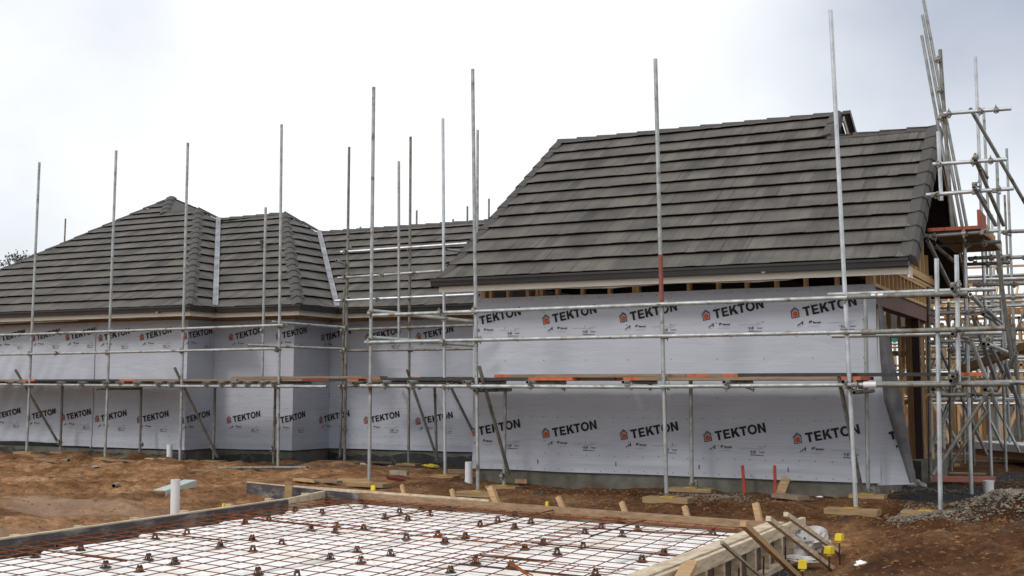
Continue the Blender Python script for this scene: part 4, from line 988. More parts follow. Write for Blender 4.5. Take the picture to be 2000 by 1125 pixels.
# --- scaffold G: tower at the gable end
sG = empty('scaffold', P(1896, 965, Z=.12), 'tall tangle of scaffold tubes with platforms at the gable end', 'scaffold')
def vp(xt, yt, xb, yb_, m='galv', z=.12, **k):
    Y_ = P(xb, yb_, Z=z).y; return vpole(sG, xt, yt, xb, yb_, Y_, m, **k), Y_
vpole(sG, 1829, 505, 1837, 995, YF, 'galv_new', [zf[2] - .02]); vpole(sG, 1868, 498, 1872.5, 757, YF - .02, 'galv_new', [zf[0], zf[1], zf[2]])
vp(1883, 467, 1897.5, 965, 'galv_new'); vp(1905, 111, 1936.5, 932, 'galv_new', z=.15); vp(1921, 211, 1951, 905, 'galv', z=.15); vp(1947, 315, 1965, 921, 'galv', z=.15)
vp(1966, 290, 1990, 890, 'galv', z=.2); vp(1962, 381, 1984, 870, 'galv_dull', z=.2); vp(1813, 560, 1817, 940, 'galv_dull', z=.2); vp(1853, 590, 1858, 920, 'galv_dull', z=.2); vp(1843, 640, 1845, 878, 'galv', z=.2); vp(1881, 640, 1884, 905, 'galv', z=.2)
vp(1874, 560, 1880, 860, 'galv_dull', z=.25)
YT = 15.9
for (x0, y0, x1, y1) in ((1836, 97, 1860, 450), (1832, 257, 1838.5, 392)): vpole(sG, x0, y0, x1, y1, YT - (.5 if y0 > 200 else 0), 'galv_new' if y0 > 200 else 'galv_dull')
for (x0, y0, x1, y1) in ((1798, -30, 1889, 446), (1801.5, 29, 1880, 446), (1800, 69, 1869, 446)):
    o = hbar(sG, 'leaning_pole', x0, y0, x1, y1, YT + .05, YT + .35, m='galv', r=.0205)
for px, py in ((1833, 118), (1836, 178), (1838, 232), (1845, 225)): coupler(sG, P(px, py, Y=YT - .02))
rl = [(1843, 222, 1975, 212, 15.7, 'galv_new'), (1822, 321, 1967, 311, 15.2, 'galv_new'), (1809, 381, 1980, 368, 15.2, 'galv_new'), (1805, 461, 1950, 450, 15.1, 'galv_new'), (1812, 481, 1955, 472, 15.9, 'galv_dull'), (1815, 613, 1955, 606, 15.6, 'galv'), (1815, 668, 1958, 662, 15.6, 'galv'),
      (1812, 772, 1957, 770, 14.2, 'galv_dull'), (1905, 582, 2040, 577, 15.8, 'galv'), (1890, 505, 1975, 500, 16.8, 'galv'), (1875, 517, 1973, 513, 17.2, 'galv_dull'), (1955, 504, 2040, 500, 16.0, 'galv'), (1955, 453, 2060, 449, 16.0, 'galv'), (1900, 557, 2050, 552, 16.8, 'galv'), (1905, 642, 2040, 644, 16.5, 'galv_dull'), (1850, 683, 1985, 688, 17.5, 'galv'), (1900, 748, 1985, 745, 14.8, 'galv')]
for x0, y0, x1, y1, Y_, m in rl:
    o = hbar(sG, 'rail', x0, y0, x1, y1, Y_, m=m)
    for t in (.08, .55, .78): coupler(o, P(x0 + (x1 - x0) * t, y0 + (y1 - y0) * t + 2, Y=Y_ - .03))
bz = [(1895, 212, 2003, 398, 16, 17, 'galv'), (1905, 312, 1960, 440, 15.2, 16.4, 'galv'), (1903, 366, 1945, 440, 14.6, 15.2, 'galv'), (1812, 470, 1856, 560, 15.0, 16, 'galv'), (1825, 478, 1862, 510, 15.2, 16, 'galv_dull'), (1895, 575, 1955, 640, 14.4, 16, 'galv_new'), (1922, 600, 1955, 632, 14.8, 16, 'galv'), (1930, 673, 1968, 688, 14.5, 16, 'galv_new'), (1900, 618, 1945, 745, 15, 16, 'galv'),
      (1898, 668, 1950, 800, 14.5, 14.8, 'galv'), (1936, 680, 1978, 765, 15, 16, 'galv'), (1925, 774, 1822, 928, 15, 14.6, 'galv_dull'), (1929, 802, 1860, 903, 16, 15.8, 'galv_dull'), (1963, 712, 1990, 790, 15, 15.5, 'galv'), (1985, 690, 1945, 765, 15, 15.5, 'galv'), (1948, 490, 1978, 720, 14.8, 15.3, 'galv_dull'), (1977, 640, 2000, 860, 15.4, 15.6, 'galv_dull')]
for x0, y0, x1, y1, a, b, m in bz: hbar(sG, 'brace', x0, y0, x1, y1, a, b, m=m)
for px, py, Y0_, Y1_ in ((1860, 564, 13.2, 14.4), (1861, 652, 13.2, 14.4), (1861, 735, 13.2, 14.4), (1857, 744, 13.25, 14.2), (1905, 313, 14.9, 16.2), (1902, 366, 14.9, 16.2), (1822, 760, 13.9, 15), (1920, 614, 14.6, 15.8), (1921, 672, 14.6, 15.8), (1924, 761, 14.2, 15.4)):
    q = P(px, py, Y=Y0_); bar(sG, 'transom', q, (q.x, Y1_, q.z), 'galv_dull'); coupler(sG, q + Vector((.0, .1, .05)))

# ---- planks
def plank(x0, y0, x1, Y, label, segs, th=.038, wd=.225, z=None, base='old_plank'):
    """plank lying along X from px x0 to px x1 with its near edge at Y; segs = (px_from, px_to, material) paint bands"""
    p0 = P(x0, y0, Y=Y); xa = p0.x; xb = P(x1, y0, Y=Y).x; zc_ = p0.z if z is None else z
    mats = [M[base]]; mb = MB(); cuts = [xa]
    bands = []
    for a, b, m in segs: bands.append((P(a, y0, Y=Y).x, P(b, y0, Y=Y).x, m))
    edges = sorted(set([xa, xb] + [min(max(v, xa), xb) for bb in bands for v in bb[:2]]))
    names = [base]
    for a, b in zip(edges, edges[1:]):
        if b - a < 1e-4: continue
        mid = (a + b) / 2; mi = 0
        for p, q, m in bands:
            if p <= mid <= q:
                if m not in names: names.append(m)
                mi = names.index(m)
        mb.hexa([(a, Y, zc_ - th / 2), (b, Y, zc_ - th / 2), (b, Y + wd, zc_ - th / 2), (a, Y + wd, zc_ - th / 2), (a, Y, zc_ + th / 2), (b, Y, zc_ + th / 2), (b, Y + wd, zc_ + th / 2), (a, Y + wd, zc_ + th / 2)], mi)
    o = mb.build('scaffold_plank', [M[n_] for n_ in names], loc=(xa, Y, zc_)); return tag(o, label, 'plank', 'planks on the scaffolds')
zF = P(1250, 747, Y=YF).z + .024 + .02
O_, K_, R_ = 'orange', 'black_paint', 'red_end'
zA_ = P(300, 748, Y=YO).z + .03 + .019
# left run: front row then rows behind
plank(-130, 743, 67, YO + .0, 'pale plank with a bright orange end at the far left edge', [(45, 67, O_)], z=zA_)
plank(68, 743, 265, YO + .0, 'black edged plank with an orange right end, second along the left scaffold', [(68, 233, K_), (233, 265, O_)], z=zA_)
plank(266, 743, 462, YO + .0, 'plain worn brown plank, third along the left scaffold', [], z=zA_, base='weathered')
plank(451, 740, 742, YO + .02, 'long grey brown plank raised on top of others beside the wing corner', [], z=zA_ + .042, base='weathered')
plank(463, 743, 700, YO + .03, 'lower plank with red patch and orange end beneath the long grey one', [(590, 640, R_), (641, 678, K_), (679, 700, O_)], z=zA_)
for i, (a, b) in enumerate(((-130, 150), (152, 400), (402, 640))):
    for j in range(1, 4):
        lab_ = ['far left bay', 'middle bay', 'right bay'][i]; rw = ['second', 'third', 'innermost'][j - 1]
        plank(a, 743, b, YO + .235 * j, f'worn plank in the {lab_} of the left scaffold, {rw} row from the front', [(b - 25, b, O_)], z=zA_)
plank(701, 741, 743, YQ - .3, 'short orange ended plank near the recess corner', [(725, 743, O_)], z=P(800, 745, Y=YQ).z + .045)
zC_ = P(800, 748, Y=YQ).z + .045
plank(743, 739, 926, YQ - .1, 'black edged plank along the recess scaffold front', [(743, 926, K_)], z=zC_)
plank(797, 734, 934, YQ + .0, 'plank with orange left end and red right end, topmost in the recess', [(797, 820, O_), (821, 889, K_), (890, 934, R_)], z=zC_ + .04)
plank(690, 739, 930, YQ + .3, 'worn plank at the back of the recess scaffold', [], z=zC_)
# right run
plank(743, 742, 1118, YF + .02, 'black edged plank with orange right end, leftmost on the right wing scaffold', [(743, 1032, K_), (1033, 1072, O_), (1073, 1118, O_)], z=zF)
plank(965, 733, 1338, YF + .10, 'pale brown plank with orange left end on top before the right wing left half', [(965, 994, O_)], z=zF + .040)
plank(1217, 738, 1699, YF + .02, 'pale plank with orange at both ends, lower layer at the right', [(1217, 1245, O_), (1640, 1680, O_), (1681, 1699, R_)], z=zF)
plank(1339, 732, 1441, YF + .10, 'short plank blotched with orange in the upper layer', [(1343, 1385, O_), (1412, 1441, O_)], z=zF + .040)
plank(1442, 728, 1918, YF + .10, 'long black edged plank with orange right end reaching past the corner', [(1442, 1876, K_), (1877, 1918, O_)], z=zF + .042)
for j in range(1, 4):
    for i, (a, b) in enumerate(((750, 1200), (1205, 1690))):
        plank(a, 738, b, YF + .26 * j, f"worn plank on the {['left', 'right'][i]} half of the right wing scaffold, {['second', 'third', 'innermost'][j-1]} row", [(a, a + 25, O_)], z=zF)
# loft platform at the gable: boards seen end-on, running back
pz = P(1860, 455, Y=15.05).z + .05
xs0 = P(1812, 452, Y=15.05).x; xs1 = P(1916, 452, Y=15.05).x; nb_ = 3; wd = (xs1 - xs0) / nb_
for i in range(nb_):
    mb = MB(); a = xs0 + i * wd; mb.box((a + .003, 15.02, pz - .02), (a + wd - .003, 15.14, pz + .02), 0); mb.box((a + .003, 15.14, pz - .02), (a + wd - .003, 17.6, pz + .02), 1)
    tag(mb.build('scaffold_plank', [M['red_board'], M['plywood_tan']], loc=(a, 15.02, pz)), f"orange ended board of the high gable platform, {['left', 'middle', 'right'][i]} one", 'plank', 'boards of the high gable platform')
mb = MB(); q = P(1912, 430, Y=15.1); mb.box((q.x - .02, 15.1, pz + .022), (q.x + .018, 15.75, pz + .22)); tag(mb.build('toe_board', M['red_board'], loc=(q.x, 15.1, pz)), 'upright orange toe board on the edge of the high gable platform', 'plank')
mb = MB(); mb.add([P(1921, 430, Y=16.2), P(1944, 462, Y=16.2), P(1944, 470, Y=16.2), P(1921, 462, Y=16.2)], [(0, 1, 2, 3)]); 
mb.add([v + Vector((0, .02, 0)) for v in (P(1921, 430, Y=16.2), P(1944, 462, Y=16.2), P(1944, 470, Y=16.2), P(1921, 462, Y=16.2))], [(3, 2, 1, 0)]); tag(mb.build('plywood_offcut', M['pine']), 'triangular pale plywood offcut beside the high platform', 'plywood')

# ---- sole boards and base plates
def sole(px, py, w_px, lab, Y, z=None, skew=0, plate=True, d=.22, th=.045, n=1):
    c = P(px, py, Y=Y); L = w_px / 2340 * (c - CAM).dot(fwd) / .9
    ob = empty('sole_board', c, lab, 'timber block', 'timber blocks under scaffold poles')
    ca_, sa_ = math.cos(skew), math.sin(skew)
    def rp(x, y, z_): return (c.x + x * ca_ - y * sa_, c.y + x * sa_ + y * ca_, c.z + z_)
    mb = MB()
    for k in range(n):
        o_ = .03 * k; mb.hexa([rp(-L / 2 + o_, -d / 2, -.012 - th * (k + 1)), rp(L / 2 + o_, -d / 2, -.012 - th * (k + 1)), rp(L / 2 + o_, d / 2, -.012 - th * (k + 1)), rp(-L / 2 + o_, d / 2, -.012 - th * (k + 1)), rp(-L / 2 + o_, -d / 2, -.012 - th * k), rp(L / 2 + o_, -d / 2, -.012 - th * k), rp(L / 2 + o_, d / 2, -.012 - th * k), rp(-L / 2 + o_, d / 2, -.012 - th * k)])
    mb.build('board', M['muddy'], ob)
    if plate:
        mb = MB(); mb.hexa([rp(-.075, -.075, -.010), rp(.075, -.075, -.010), rp(.075, .075, -.010), rp(-.075, .075, -.010), rp(-.075, -.075, -.003), rp(.075, -.075, -.003), rp(.075, .075, -.003), rp(-.075, .075, -.003)]); mb.build('base_plate', M['plate'], ob)
sole(52, 881, 44, 'small timber block under the leftmost scaffold pole', YO); sole(205, 893, 40, 'timber block under the second scaffold pole from the left', YO)
sole(351, 909, 44, 'timber block under the pole beside the short white pipe', YO, n=2); sole(543, 912, 55, 'timber block under the pole before the middle wing corner', YO)
sole(673, 902, 50, 'timber block under the pole at the recess entrance', 17.4); sole(721, 941, 80, 'long timber board under the pole at the left end of the right wing scaffold', YF, skew=-.06)
sole(798, 904, 40, 'timber block with yellow plate under the pole deep in the recess', YQ); sole(869.5, 927, 46, 'dark timber block under the bright pole beside the white pipe', 15.5, n=2)
sole(933.5, 958, 70, 'timber board under the pole at the left corner of the right wing', YF, th=.06); sole(1305, 969, 84, 'thick timber board with yellow plate under the pole with the red sleeve', YF, skew=-.03, n=1, th=.07)
sole(1665, 991, 92, 'long pale timber board under the tall pole near the house corner', YF, skew=-.05, th=.07); sole(1808, 996, 80, 'timber board beside the gravel heap under the corner pole', YF, plate=True, th=.08)
sole(984, 947, 60, 'timber board under the inner pole near the left corner of the right wing', 14.28); sole(1351, 951, 80, 'timber board under the inner pole against the right wing wall', 14.28); sole(1695, 963, 60, 'thin timber pad under the inner pole near the loose wrap', 14.28)
sole(1880, 965, 60, 'timber board under the pole beside the white bucket', P(1897, 965, Z=.12).y, plate=False, th=.07)
sole(118, 881, 30, 'small timber pad under the first inner pole on the left', 16.9, plate=False); sole(417, 898, 46, 'timber board under the inner pole beside the step in the walls', 16.9, plate=False); sole(1936, 934, 40, 'thin timber pad under the tallest pole at the gable end', P(1936.5, 932, Z=.15).y, plate=False, th=.03)

# ================================================================== SLAB FORMWORK IN THE FOREGROUND
zt_ = .15
form = empty('slab_formwork', slabO, 'timber formwork box round the foam pods in the foreground', 'formwork')
def V3(x, y, z): return Vector((x, y, z))
Lk = slabL0 + e2 * 3.0                                     # left side runs on past the frame
Rn = Vector((slabC.x + (P(1262, 1122, Z=zt_).x - slabC.x) * 1.0, 0, 0))
rin0 = P(1500, 1020, Z=zt_); rin1 = P(1222, 1125, Z=zt_); rd = (rin1 - rin0).normalized(); rin1 = rin0 + rd * 7.0
rou0 = P(1563, 1009, Z=zt_)
mb = MB(); out2 = Vector((-e2.y, e2.x, 0)); 
if out2.x > 0: out2 = -out2
def wallbox(a, b, outv, th, z0, z1, mi=0):
    mb.hexa([(a.x, a.y, z0), (b.x, b.y, z0), (b.x + outv.x * th, b.y + outv.y * th, z0), (a.x + outv.x * th, a.y + outv.y * th, z0), (a.x, a.y, z1), (b.x, b.y, z1), (b.x + outv.x * th, b.y + outv.y * th, z1), (a.x + outv.x * th, a.y + outv.y * th, z1)], mi)
q0 = P(500, 988, Z=zt_)
wallbox(slabO + (q0 - slabO) * .58, Lk, out2, .018, -.22, zt_ - .01); mb.build('form_panel', M['formply'], form)
mb = MB(); wallbox(slabO + (q0 - slabO) * .58 + out2 * .019, Lk + out2 * .019, out2, .045, zt_ - .075, zt_ + .002); wallbox(slabO - e2 * .05, slabO + (q0 - slabO) * .58, out2, .045, -.2, zt_ + .002); mb.build('side_rail', M['bleached'], form)
for k in range(12):
    a = slabO + e2 * (.3 + k * .75) + out2 * .066; mb = MB(); wallbox(a, a + e2 * .045, out2, .09, -.2, zt_ - .01); mb.build('form_stud', M['bleached'], form)
outf = Vector((-e1.y, e1.x, 0))
if outf.y < 0: outf = -outf
fe = slabR + e1 * .02
mb = MB(); wallbox(slabO, fe, outf, .02, -.22, zt_ - .095); mb.build('form_panel', M['form_face'], form)
mb = MB(); wallbox(slabO - e1 * .02, fe, outf, .045, zt_ - .09, zt_); mb.build('edge_board', M['brownboard'], form)
mb = MB(); wallbox(slabO - e1 * .05 + outf * .047, slabO + e1 * 4.6 + outf * .047, outf, .045, zt_ - .10, zt_ - .006); wallbox(slabO - e1 * .7 + outf * .105, slabO + e1 * 2.4 + outf * .085, outf, .03, zt_ - .12, zt_ + .018); mb.build('walling_board', M['bleached'], form)
outr = Vector((-rd.y, rd.x, 0)); 
if outr.x < 0: outr = -outr
rs = rin0 - rd * .62
zg = -.21
mb = MB(); wallbox(rin0 - rd * .05, rin1, outr, .14, zt_ - .04, zt_ + .006); mb.build('edge_board', M['bleached'], form)
mb = MB(); wallbox(rs + outr * .165, rin1 + outr * .165, outr, .045, zt_ - .095, zt_ + .0); mb.build('walling_board', M['bleached'], form)
mb = MB(); wallbox(rs + outr * .12, rin1 + outr * .12, outr, .018, zg, zt_ - .05); mb.build('form_panel', M['form_face'], form)
mb = MB(); wallbox(rs + outr * .15, rin1 + outr * .15, outr, .09, zg, zg + .045); mb.build('bottom_plate', M['bleached'], form)
for k in range(14):
    a = rs + rd * (.02 + k * .45) + outr * .14; mb = MB(); wallbox(a, a + rd * .045, outr, .075, zg + .046, zt_ - .097); mb.build('form_stud', M['bleached'], form)
for k in range(9):
    a = rs + rd * (.2 + k * .75) + outr * .235; mb = MB(); mb.tube((a.x, a.y, zg - .05), (a.x + .01, a.y, zg + .19), .008, 6, False); mb.build('steel_peg', M['rebar_dark'], form)
mb = MB(); a = rs + outr * .1; wallbox(rs + outr * .12, slabR + e1 * .05 + outf * .02, outr, .02, zg, zt_ - .1); mb.build('corner_panel', M['form_face'], form)
ee = rs + outr * .21
# braces: top on the rail, foot on the ground
def gp_(px, py, z=-.12): return P(px, py, Z=z)
for i, (x0, y0, x1, y1, w_, m, lab) in enumerate(((1540, 1006, 1640, 1082, .036, 'bleached', 'grey weathered'), (1506, 1020, 1625, 1106, .038, 'bleached', 'pale'), (1456, 1033, 1566, 1126, .042, 'pine', 'yellow'), (1418, 1073, 1500, 1130, .02, 'pvc_grey', 'thin white'))):
    b = gp_(x1, y1, -.17); b.z = GZ(b.x, b.y) + .01; tq = .42
    c = P(x0 + (x1 - x0) * tq, y0 + (y1 - y0) * tq, Z=zt_ + .035); a = b + (c - b) * (1.0 / (1 - tq)) * .97
    mb = MB(); mb.beam(a, b, w_, w_ if i < 3 else .02); o = mb.build('brace', M[m], form); o['label'] = lab + ' raking brace from the rail down to the ground'
mb = MB(); a = P(1349, 1094, Z=zt_ + .03); b = P(1318, 1150, Z=.12); dv = (b - a).normalized(); sd = Vector((1, .3, 0)).normalized() * .05
mb.add([a - sd * .3, a + sd * .6, a + sd * 1.0 + dv * .1, b + sd, b - sd, a - sd + dv * .12], [(0, 1, 2, 3, 4, 5)][::-1]); mb.add([v + Vector((0, .02, -.04)) for v in (a - sd * .3, a + sd * .6, a + sd * 1.0 + dv * .1, b + sd, b - sd, a - sd + dv * .12)], [(5, 4, 3, 2, 1, 0)])
mb.add([], []) ; n0 = len(mb.v) - 12
for k in range(6): mb.f.append((n0 + k, n0 + (k + 1) % 6, n0 + 6 + (k + 1) % 6, n0 + 6 + k)); mb.m.append(0)
mb.build('pointed_cleat', M['pine'], form)
# short pegs standing behind the far board
for i, (x0, y0, x1, y1, w_) in enumerate(((785, 947, 797, 962, .04), (882, 956, 897, 968, .045), (958, 951, 982, 974, .07), (1090, 971, 1115, 985, .05), (1214, 981, 1234, 992, .05), (1337, 989, 1352, 997, .05), (1476, 983, 1490, 1004, .06))):
    yb_ = slabO.y + .2 - .155 * (P((x0 + x1) / 2, 980, Z=zt_).x - slabO.x)
    a = P(x0, y0, Y=yb_ + .02); b = P(x1, y1, Y=yb_ - .08); b.z = -.05; mb = MB(); mb.beam(a, b, w_, w_ * .9, (0, 1, 0)); mb.build('peg', M['pine'], form)

# spare black form panel standing behind, left
mb = MB(); a = P(482, 941, Z=.17); b = P(700, 962, Z=.17); d_ = (b - a).normalized(); nn2 = Vector((-d_.y, d_.x, 0))
def wb(a, b, n_, th, z0, z1, mi=0):
    mb.hexa([(a.x, a.y, z0), (b.x, b.y, z0), (b.x + n_.x * th, b.y + n_.y * th, z0), (a.x + n_.x * th, a.y + n_.y * th, z0), (a.x, a.y, z1), (b.x, b.y, z1), (b.x + n_.x * th, b.y + n_.y * th, z1), (a.x + n_.x * th, a.y + n_.y * th, z1)], mi)
wb(a, b, nn2, .02, -.12, .16, 0); wb(a, b, nn2, .022, .1605, .172, 1)
tag(mb.build('form_panel', [M['formply'], M['bleached']], loc=(a.x, a.y, 0)), 'dark stained form panel standing on edge behind the far left corner of the formwork', 'panel')
mb = MB(); a = P(556, 953, Z=.16); mb.box((a.x, a.y, 0), (a.x + .11, a.y + .012, .24)); tag(mb.build('plywood_tab', M['muddy'], loc=(a.x, a.y, 0)), 'small yellowish plywood square nailed upright by the formwork corner', 'plywood')

# polystyrene pods
pod_top = zt_ - .112
pm = MB(); s_ = 1.1; bv = .02
pm.hexa([(0, 0, -.22), (s_, 0, -.22), (s_, s_, -.22), (0, s_, -.22), (0, 0, -bv), (s_, 0, -bv), (s_, s_, -bv), (0, s_, -bv)]); pm.f.pop(1); pm.m.pop()
pm.add([(0, 0, -bv), (s_, 0, -bv), (s_, s_, -bv), (0, s_, -bv), (bv, bv, 0), (s_ - bv, bv, 0), (s_ - bv, s_ - bv, 0), (bv, s_ - bv, 0)], [(4, 5, 6, 7), (0, 1, 5, 4), (1, 2, 6, 5), (2, 3, 7, 6), (3, 0, 4, 7)])
po = pm.build('foam_pod', M['foam']); pod_me = po.data; bpy.data.objects.remove(po)
yaxis = -e2
width_at = lambda v: 5.42
base_ang = math.atan2(e1.y, e1.x)
def slab_pt(u, v, z): p = slabO + e1 * u + e2 * v; return Vector((p.x, p.y, z))
det_ = e1.x * e2.y - e1.y * e2.x
def uv_of(p): d = p - slabO; return ((d.x * e2.y - d.y * e2.x) / det_, (e1.x * d.y - e1.y * d.x) / det_)
ra_, rb_ = uv_of(rin0), uv_of(rin1)
uR_at = lambda v: ra_[0] + (rb_[0] - ra_[0]) * (v - ra_[1]) / (rb_[1] - ra_[1])
for j in range(7):
    for i in range(6):
        u = .28 + i * 1.2; v = .15 + j * 1.2
        wmax = min(uR_at(v), uR_at(v + 1.1)) + .06
        if u > wmax - .25: continue
        o = bpy.data.objects.new('foam_pod', pod_me); COL.objects.link(o)
        p = slab_pt(u, v + 1.1, pod_top + random.uniform(-.006, .006)); o.location = p
        sx = 1.0
        if u + 1.1 > wmax - .1: sx = (wmax - .1 - u) / 1.1
        o.rotation_euler = (random.uniform(-.003, .003), random.uniform(-.003, .003), base_ang + random.uniform(-.01, .01) + .05); o.scale = (sx, 1, 1)
        tag(o, 'square white polystyrene pod under the rusty reinforcing mesh', 'foam block', 'polystyrene pods inside the formwork')
mb = MB(); mb.add([slab_pt(0, 0, -.165), slab_pt(8, 0, -.165), slab_pt(8, 9, -.165), slab_pt(0, 9, -.165)], [(3, 2, 1, 0)])
mb.add([slab_pt(0, 0, -.19), slab_pt(6.2, 0, -.19), slab_pt(6.2, 9, -.19), slab_pt(0, 9, -.19)], [(0, 1, 2, 3)]); mb2 = MB()
mb2.add([slab_pt(0.02, 0.02, -.155), slab_pt((rin0 - slabO).length, 0.02, -.155), Vector((rin1.x, rin1.y, -.155)), Vector((Lk.x, Lk.y, -.155))], [(3, 2, 1, 0)])
tag(mb2.build('membrane', M['black_paint']), 'black polythene membrane showing between and around the foam pods', 'membrane')
# reinforcing mesh sheets
def sheet(name, u0, u1, v0, v1, z, off, lab, pu=.21, pv=.23):
    mb = MB(); r = .0039
    def pt(u, v): 
        q = slab_pt(u, v, z + .006 * noise.noise(Vector((u * 1.5, v * 1.5, off * 10)))); return q
    k = 0; v = v0
    while v <= v1 + .001:
        n = 8
        for i in range(n): mb.tube(pt(u0 + (u1 - u0) * i / n, v), pt(u0 + (u1 - u0) * (i + 1) / n, v), r, 5, False)
        v += pv
    u = u0 + off
    while u <= u1 + .001:
        n = 8
        for i in range(n): mb.tube(pt(u, v0 + (v1 - v0) * i / n) + Vector((0, 0, .007)), pt(u, v0 + (v1 - v0) * (i + 1) / n) + Vector((0, 0, .007)), r, 5, False)
        u += pu
    return tag(mb.build(name, M['rebar'], smooth=True), lab, 'steel mesh', 'reinforcing mesh sheets over the pods')
zm = pod_top + .048
W = uR_at(1.0) - .02
sheet('reinforcing_mesh', .20, 4.28, .10, 2.5, zm, .03, 'rusty steel mesh sheet at the far left corner of the formwork')
sheet('reinforcing_mesh', 4.0, W, .12, 3.4, zm + .012, .05, 'narrow rusty mesh sheet lapped over its neighbour at the far right')
sheet('reinforcing_mesh', .16, 4.16, 2.27, 6.9, zm + .010, .07, 'rusty steel mesh sheet at the near left of the formwork')
sheet('reinforcing_mesh', 3.9, min(uR_at(3), uR_at(7)) - .02, 3.25, 7.2, zm + .020, .04, 'rusty steel mesh sheet nearest the camera, lower right')
# thick bars
zb = zm + .022
def rb(x0, y0, x1, y1, lab, r=.0065, m='rebar_dark'):
    a = P(x0, y0, Z=zb + .006); b = P(x1, y1, Z=zb + .006); mb = MB(); mb.tube(a, b, r, 7, False); tag(mb.build('reinforcing_bar', M[m], smooth=True), lab, 'steel bar', 'loose thick reinforcing bars on the mesh')
rb(60, 1071, 247, 1096, 'thick bar lying at the far left of the mesh'); rb(280, 1039, 454, 1057, 'thick bar lying near the left form panel'); rb(745, 1013, 880, 989, 'thick bar running to the far board left of centre')
rb(936, 1030, 1082, 996, 'thick bar running to the far board right of centre'); rb(1153, 1047, 1262, 1016, 'short thick bar beside the lapped meshes at the far side')
rb(1038, 1060, 1335, 1087, 'long thick bar pointing to the right form rail, middle'); rb(1157, 1032, 1425, 1047, 'long thick bar pointing to the right form rail, far one'); rb(896, 1101, 1160, 1128, 'thick bar at the bottom edge, centre right'); rb(925, 1084, 1080, 1097, 'thick bar just behind the bottom centre bars')
rb(480, 1012, 625, 1026, 'thick bar left of centre crossing the mesh')
mb = MB()
for k, (x0, y0, x1, y1) in enumerate(((990, 1098, 1040, 1124), (993, 1100, 1034, 1126), (996, 1096, 1030, 1120))): mb.tube(P(x0, y0, Z=zb + .05), P(x1, y1, Z=zb + .02), .006, 6, False)
tag(mb.build('bar_bundle', M['rebar']), 'bundle of short orange rusted bars crossing the mesh at bottom centre', 'steel bars')
mb = MB()
for k in range(2): mb.tube(P(667, 974, Z=.08), P(688, 994, Z=.05), .005, 6, False)
tag(mb.build('reinforcing_bar', M['rebar']), 'short bent bar sticking up by the far left corner', 'steel bar')
# edge bars round the inside of the form
for (uu0, vv0, uu1, vv1, lab) in ((.07, .05, .07, 7.2, 'edge bar lying along the left form panel, upper one'), (.11, .05, .11, 7.2, 'edge bar lying along the left form panel, lower one'), (.05, .07, W, .07, 'edge bar lying along the far board, upper one'), (.05, .13, W, .13, 'edge bar lying along the far board, lower one')):
    mb = MB(); z_ = zm - .02 - (.05 if 'lower' in lab else 0)
    mb.tube(slab_pt(uu0, vv0, z_), slab_pt(uu1, vv1, z_), .0065, 7, False); tag(mb.build('reinforcing_bar', M['rebar'], smooth=True), lab, 'steel bar', 'edge bars round the formwork')
# bar chairs
mb = MB(); n = 8
for k in range(4):
    a = k * math.pi / 2 + .4; a2 = a + .55
    p = lambda an, r_, z: (r_ * math.cos(an), r_ * math.sin(an), z)
    mb.hexa([p(a - .38, .030, .008), p(a - .38, .036, .008), p(a + .38, .036, .008), p(a + .38, .030, .008), p(a - .42, .016, .048), p(a - .42, .024, .048), p(a + .42, .024, .048), p(a + .42, .016, .048)])
mb.tube((0, 0, .036), (0, 0, .052), .024, 10, True)
for sx_, sy_ in ((1, 0), (-1, 0), (0, 1), (0, -1)): mb.box((sx_ * .016 - .005, sy_ * .016 - .005, .05), (sx_ * .016 + .005, sy_ * .016 + .005, .060))
mb.tube((0, 0, 0), (0, 0, .008), .050, 14, False)
chair = mb.build('bar_chair', M['plastic_black'])
tag(chair, 'small black plastic bar chair holding the mesh above the foam', 'bar chair', 'black bar chairs on the foam pods')
cps = [(x / 4, 960 + y / 4) for x, y in ((95, 490), (435, 445), (630, 460), (275, 515), (985, 355), (1210, 370), (1240, 306), (1460, 335), (825, 595), (1160, 535), (1365, 565), (1090, 632), (1710, 240), (1720, 435), (1915, 255), (1930, 208), (1970, 385), (1975, 468))]
cps += [(500 + x / 4, 930 + y / 4) for x, y in ((305, 270), (515, 290), (100, 345), (430, 427), (630, 397), (620, 445), (855, 243), (1005, 333), (1120, 288), (1185, 343), (1290, 262), (1360, 306), (1510, 272), (840, 417), (200, 535), (1175, 495), (1420, 470), (1475, 523), (1635, 485), (1750, 388), (790, 595), (580, 650), (820, 680), (1050, 622), (15, 768), (320, 790), (1715, 683), (1520, 757))]
cps += [(950 + x / 5, 930 + y / 5) for x, y in ((275, 392), (110, 440), (275, 512), (435, 460), (600, 413), (960, 562), (1120, 512), (1300, 458), (1325, 590), (1475, 532), (1595, 468), (555, 672), (375, 722), (690, 765), (945, 703), (245, 893), (1065, 975), (1735, 768), (1520, 835))]
cps += [(1250 + x / 5, 960 + y / 5) for x, y in ((715, 425), (1100 - 380, 428))]
first = True; done = []
for (px, py) in cps:
    if any(math.hypot(px - a, py - b) < 6 for a, b in done): continue
    done.append((px, py)); p = P(px, py, Z=pod_top + .004)
    o = chair if first else chair.copy()
    if not first: COL.objects.link(o)
    first = False; o.location = p; o.rotation_euler = (0, 0, random.uniform(0, 6)); sc = random.uniform(.84, .92); o.scale = (sc, sc, sc)
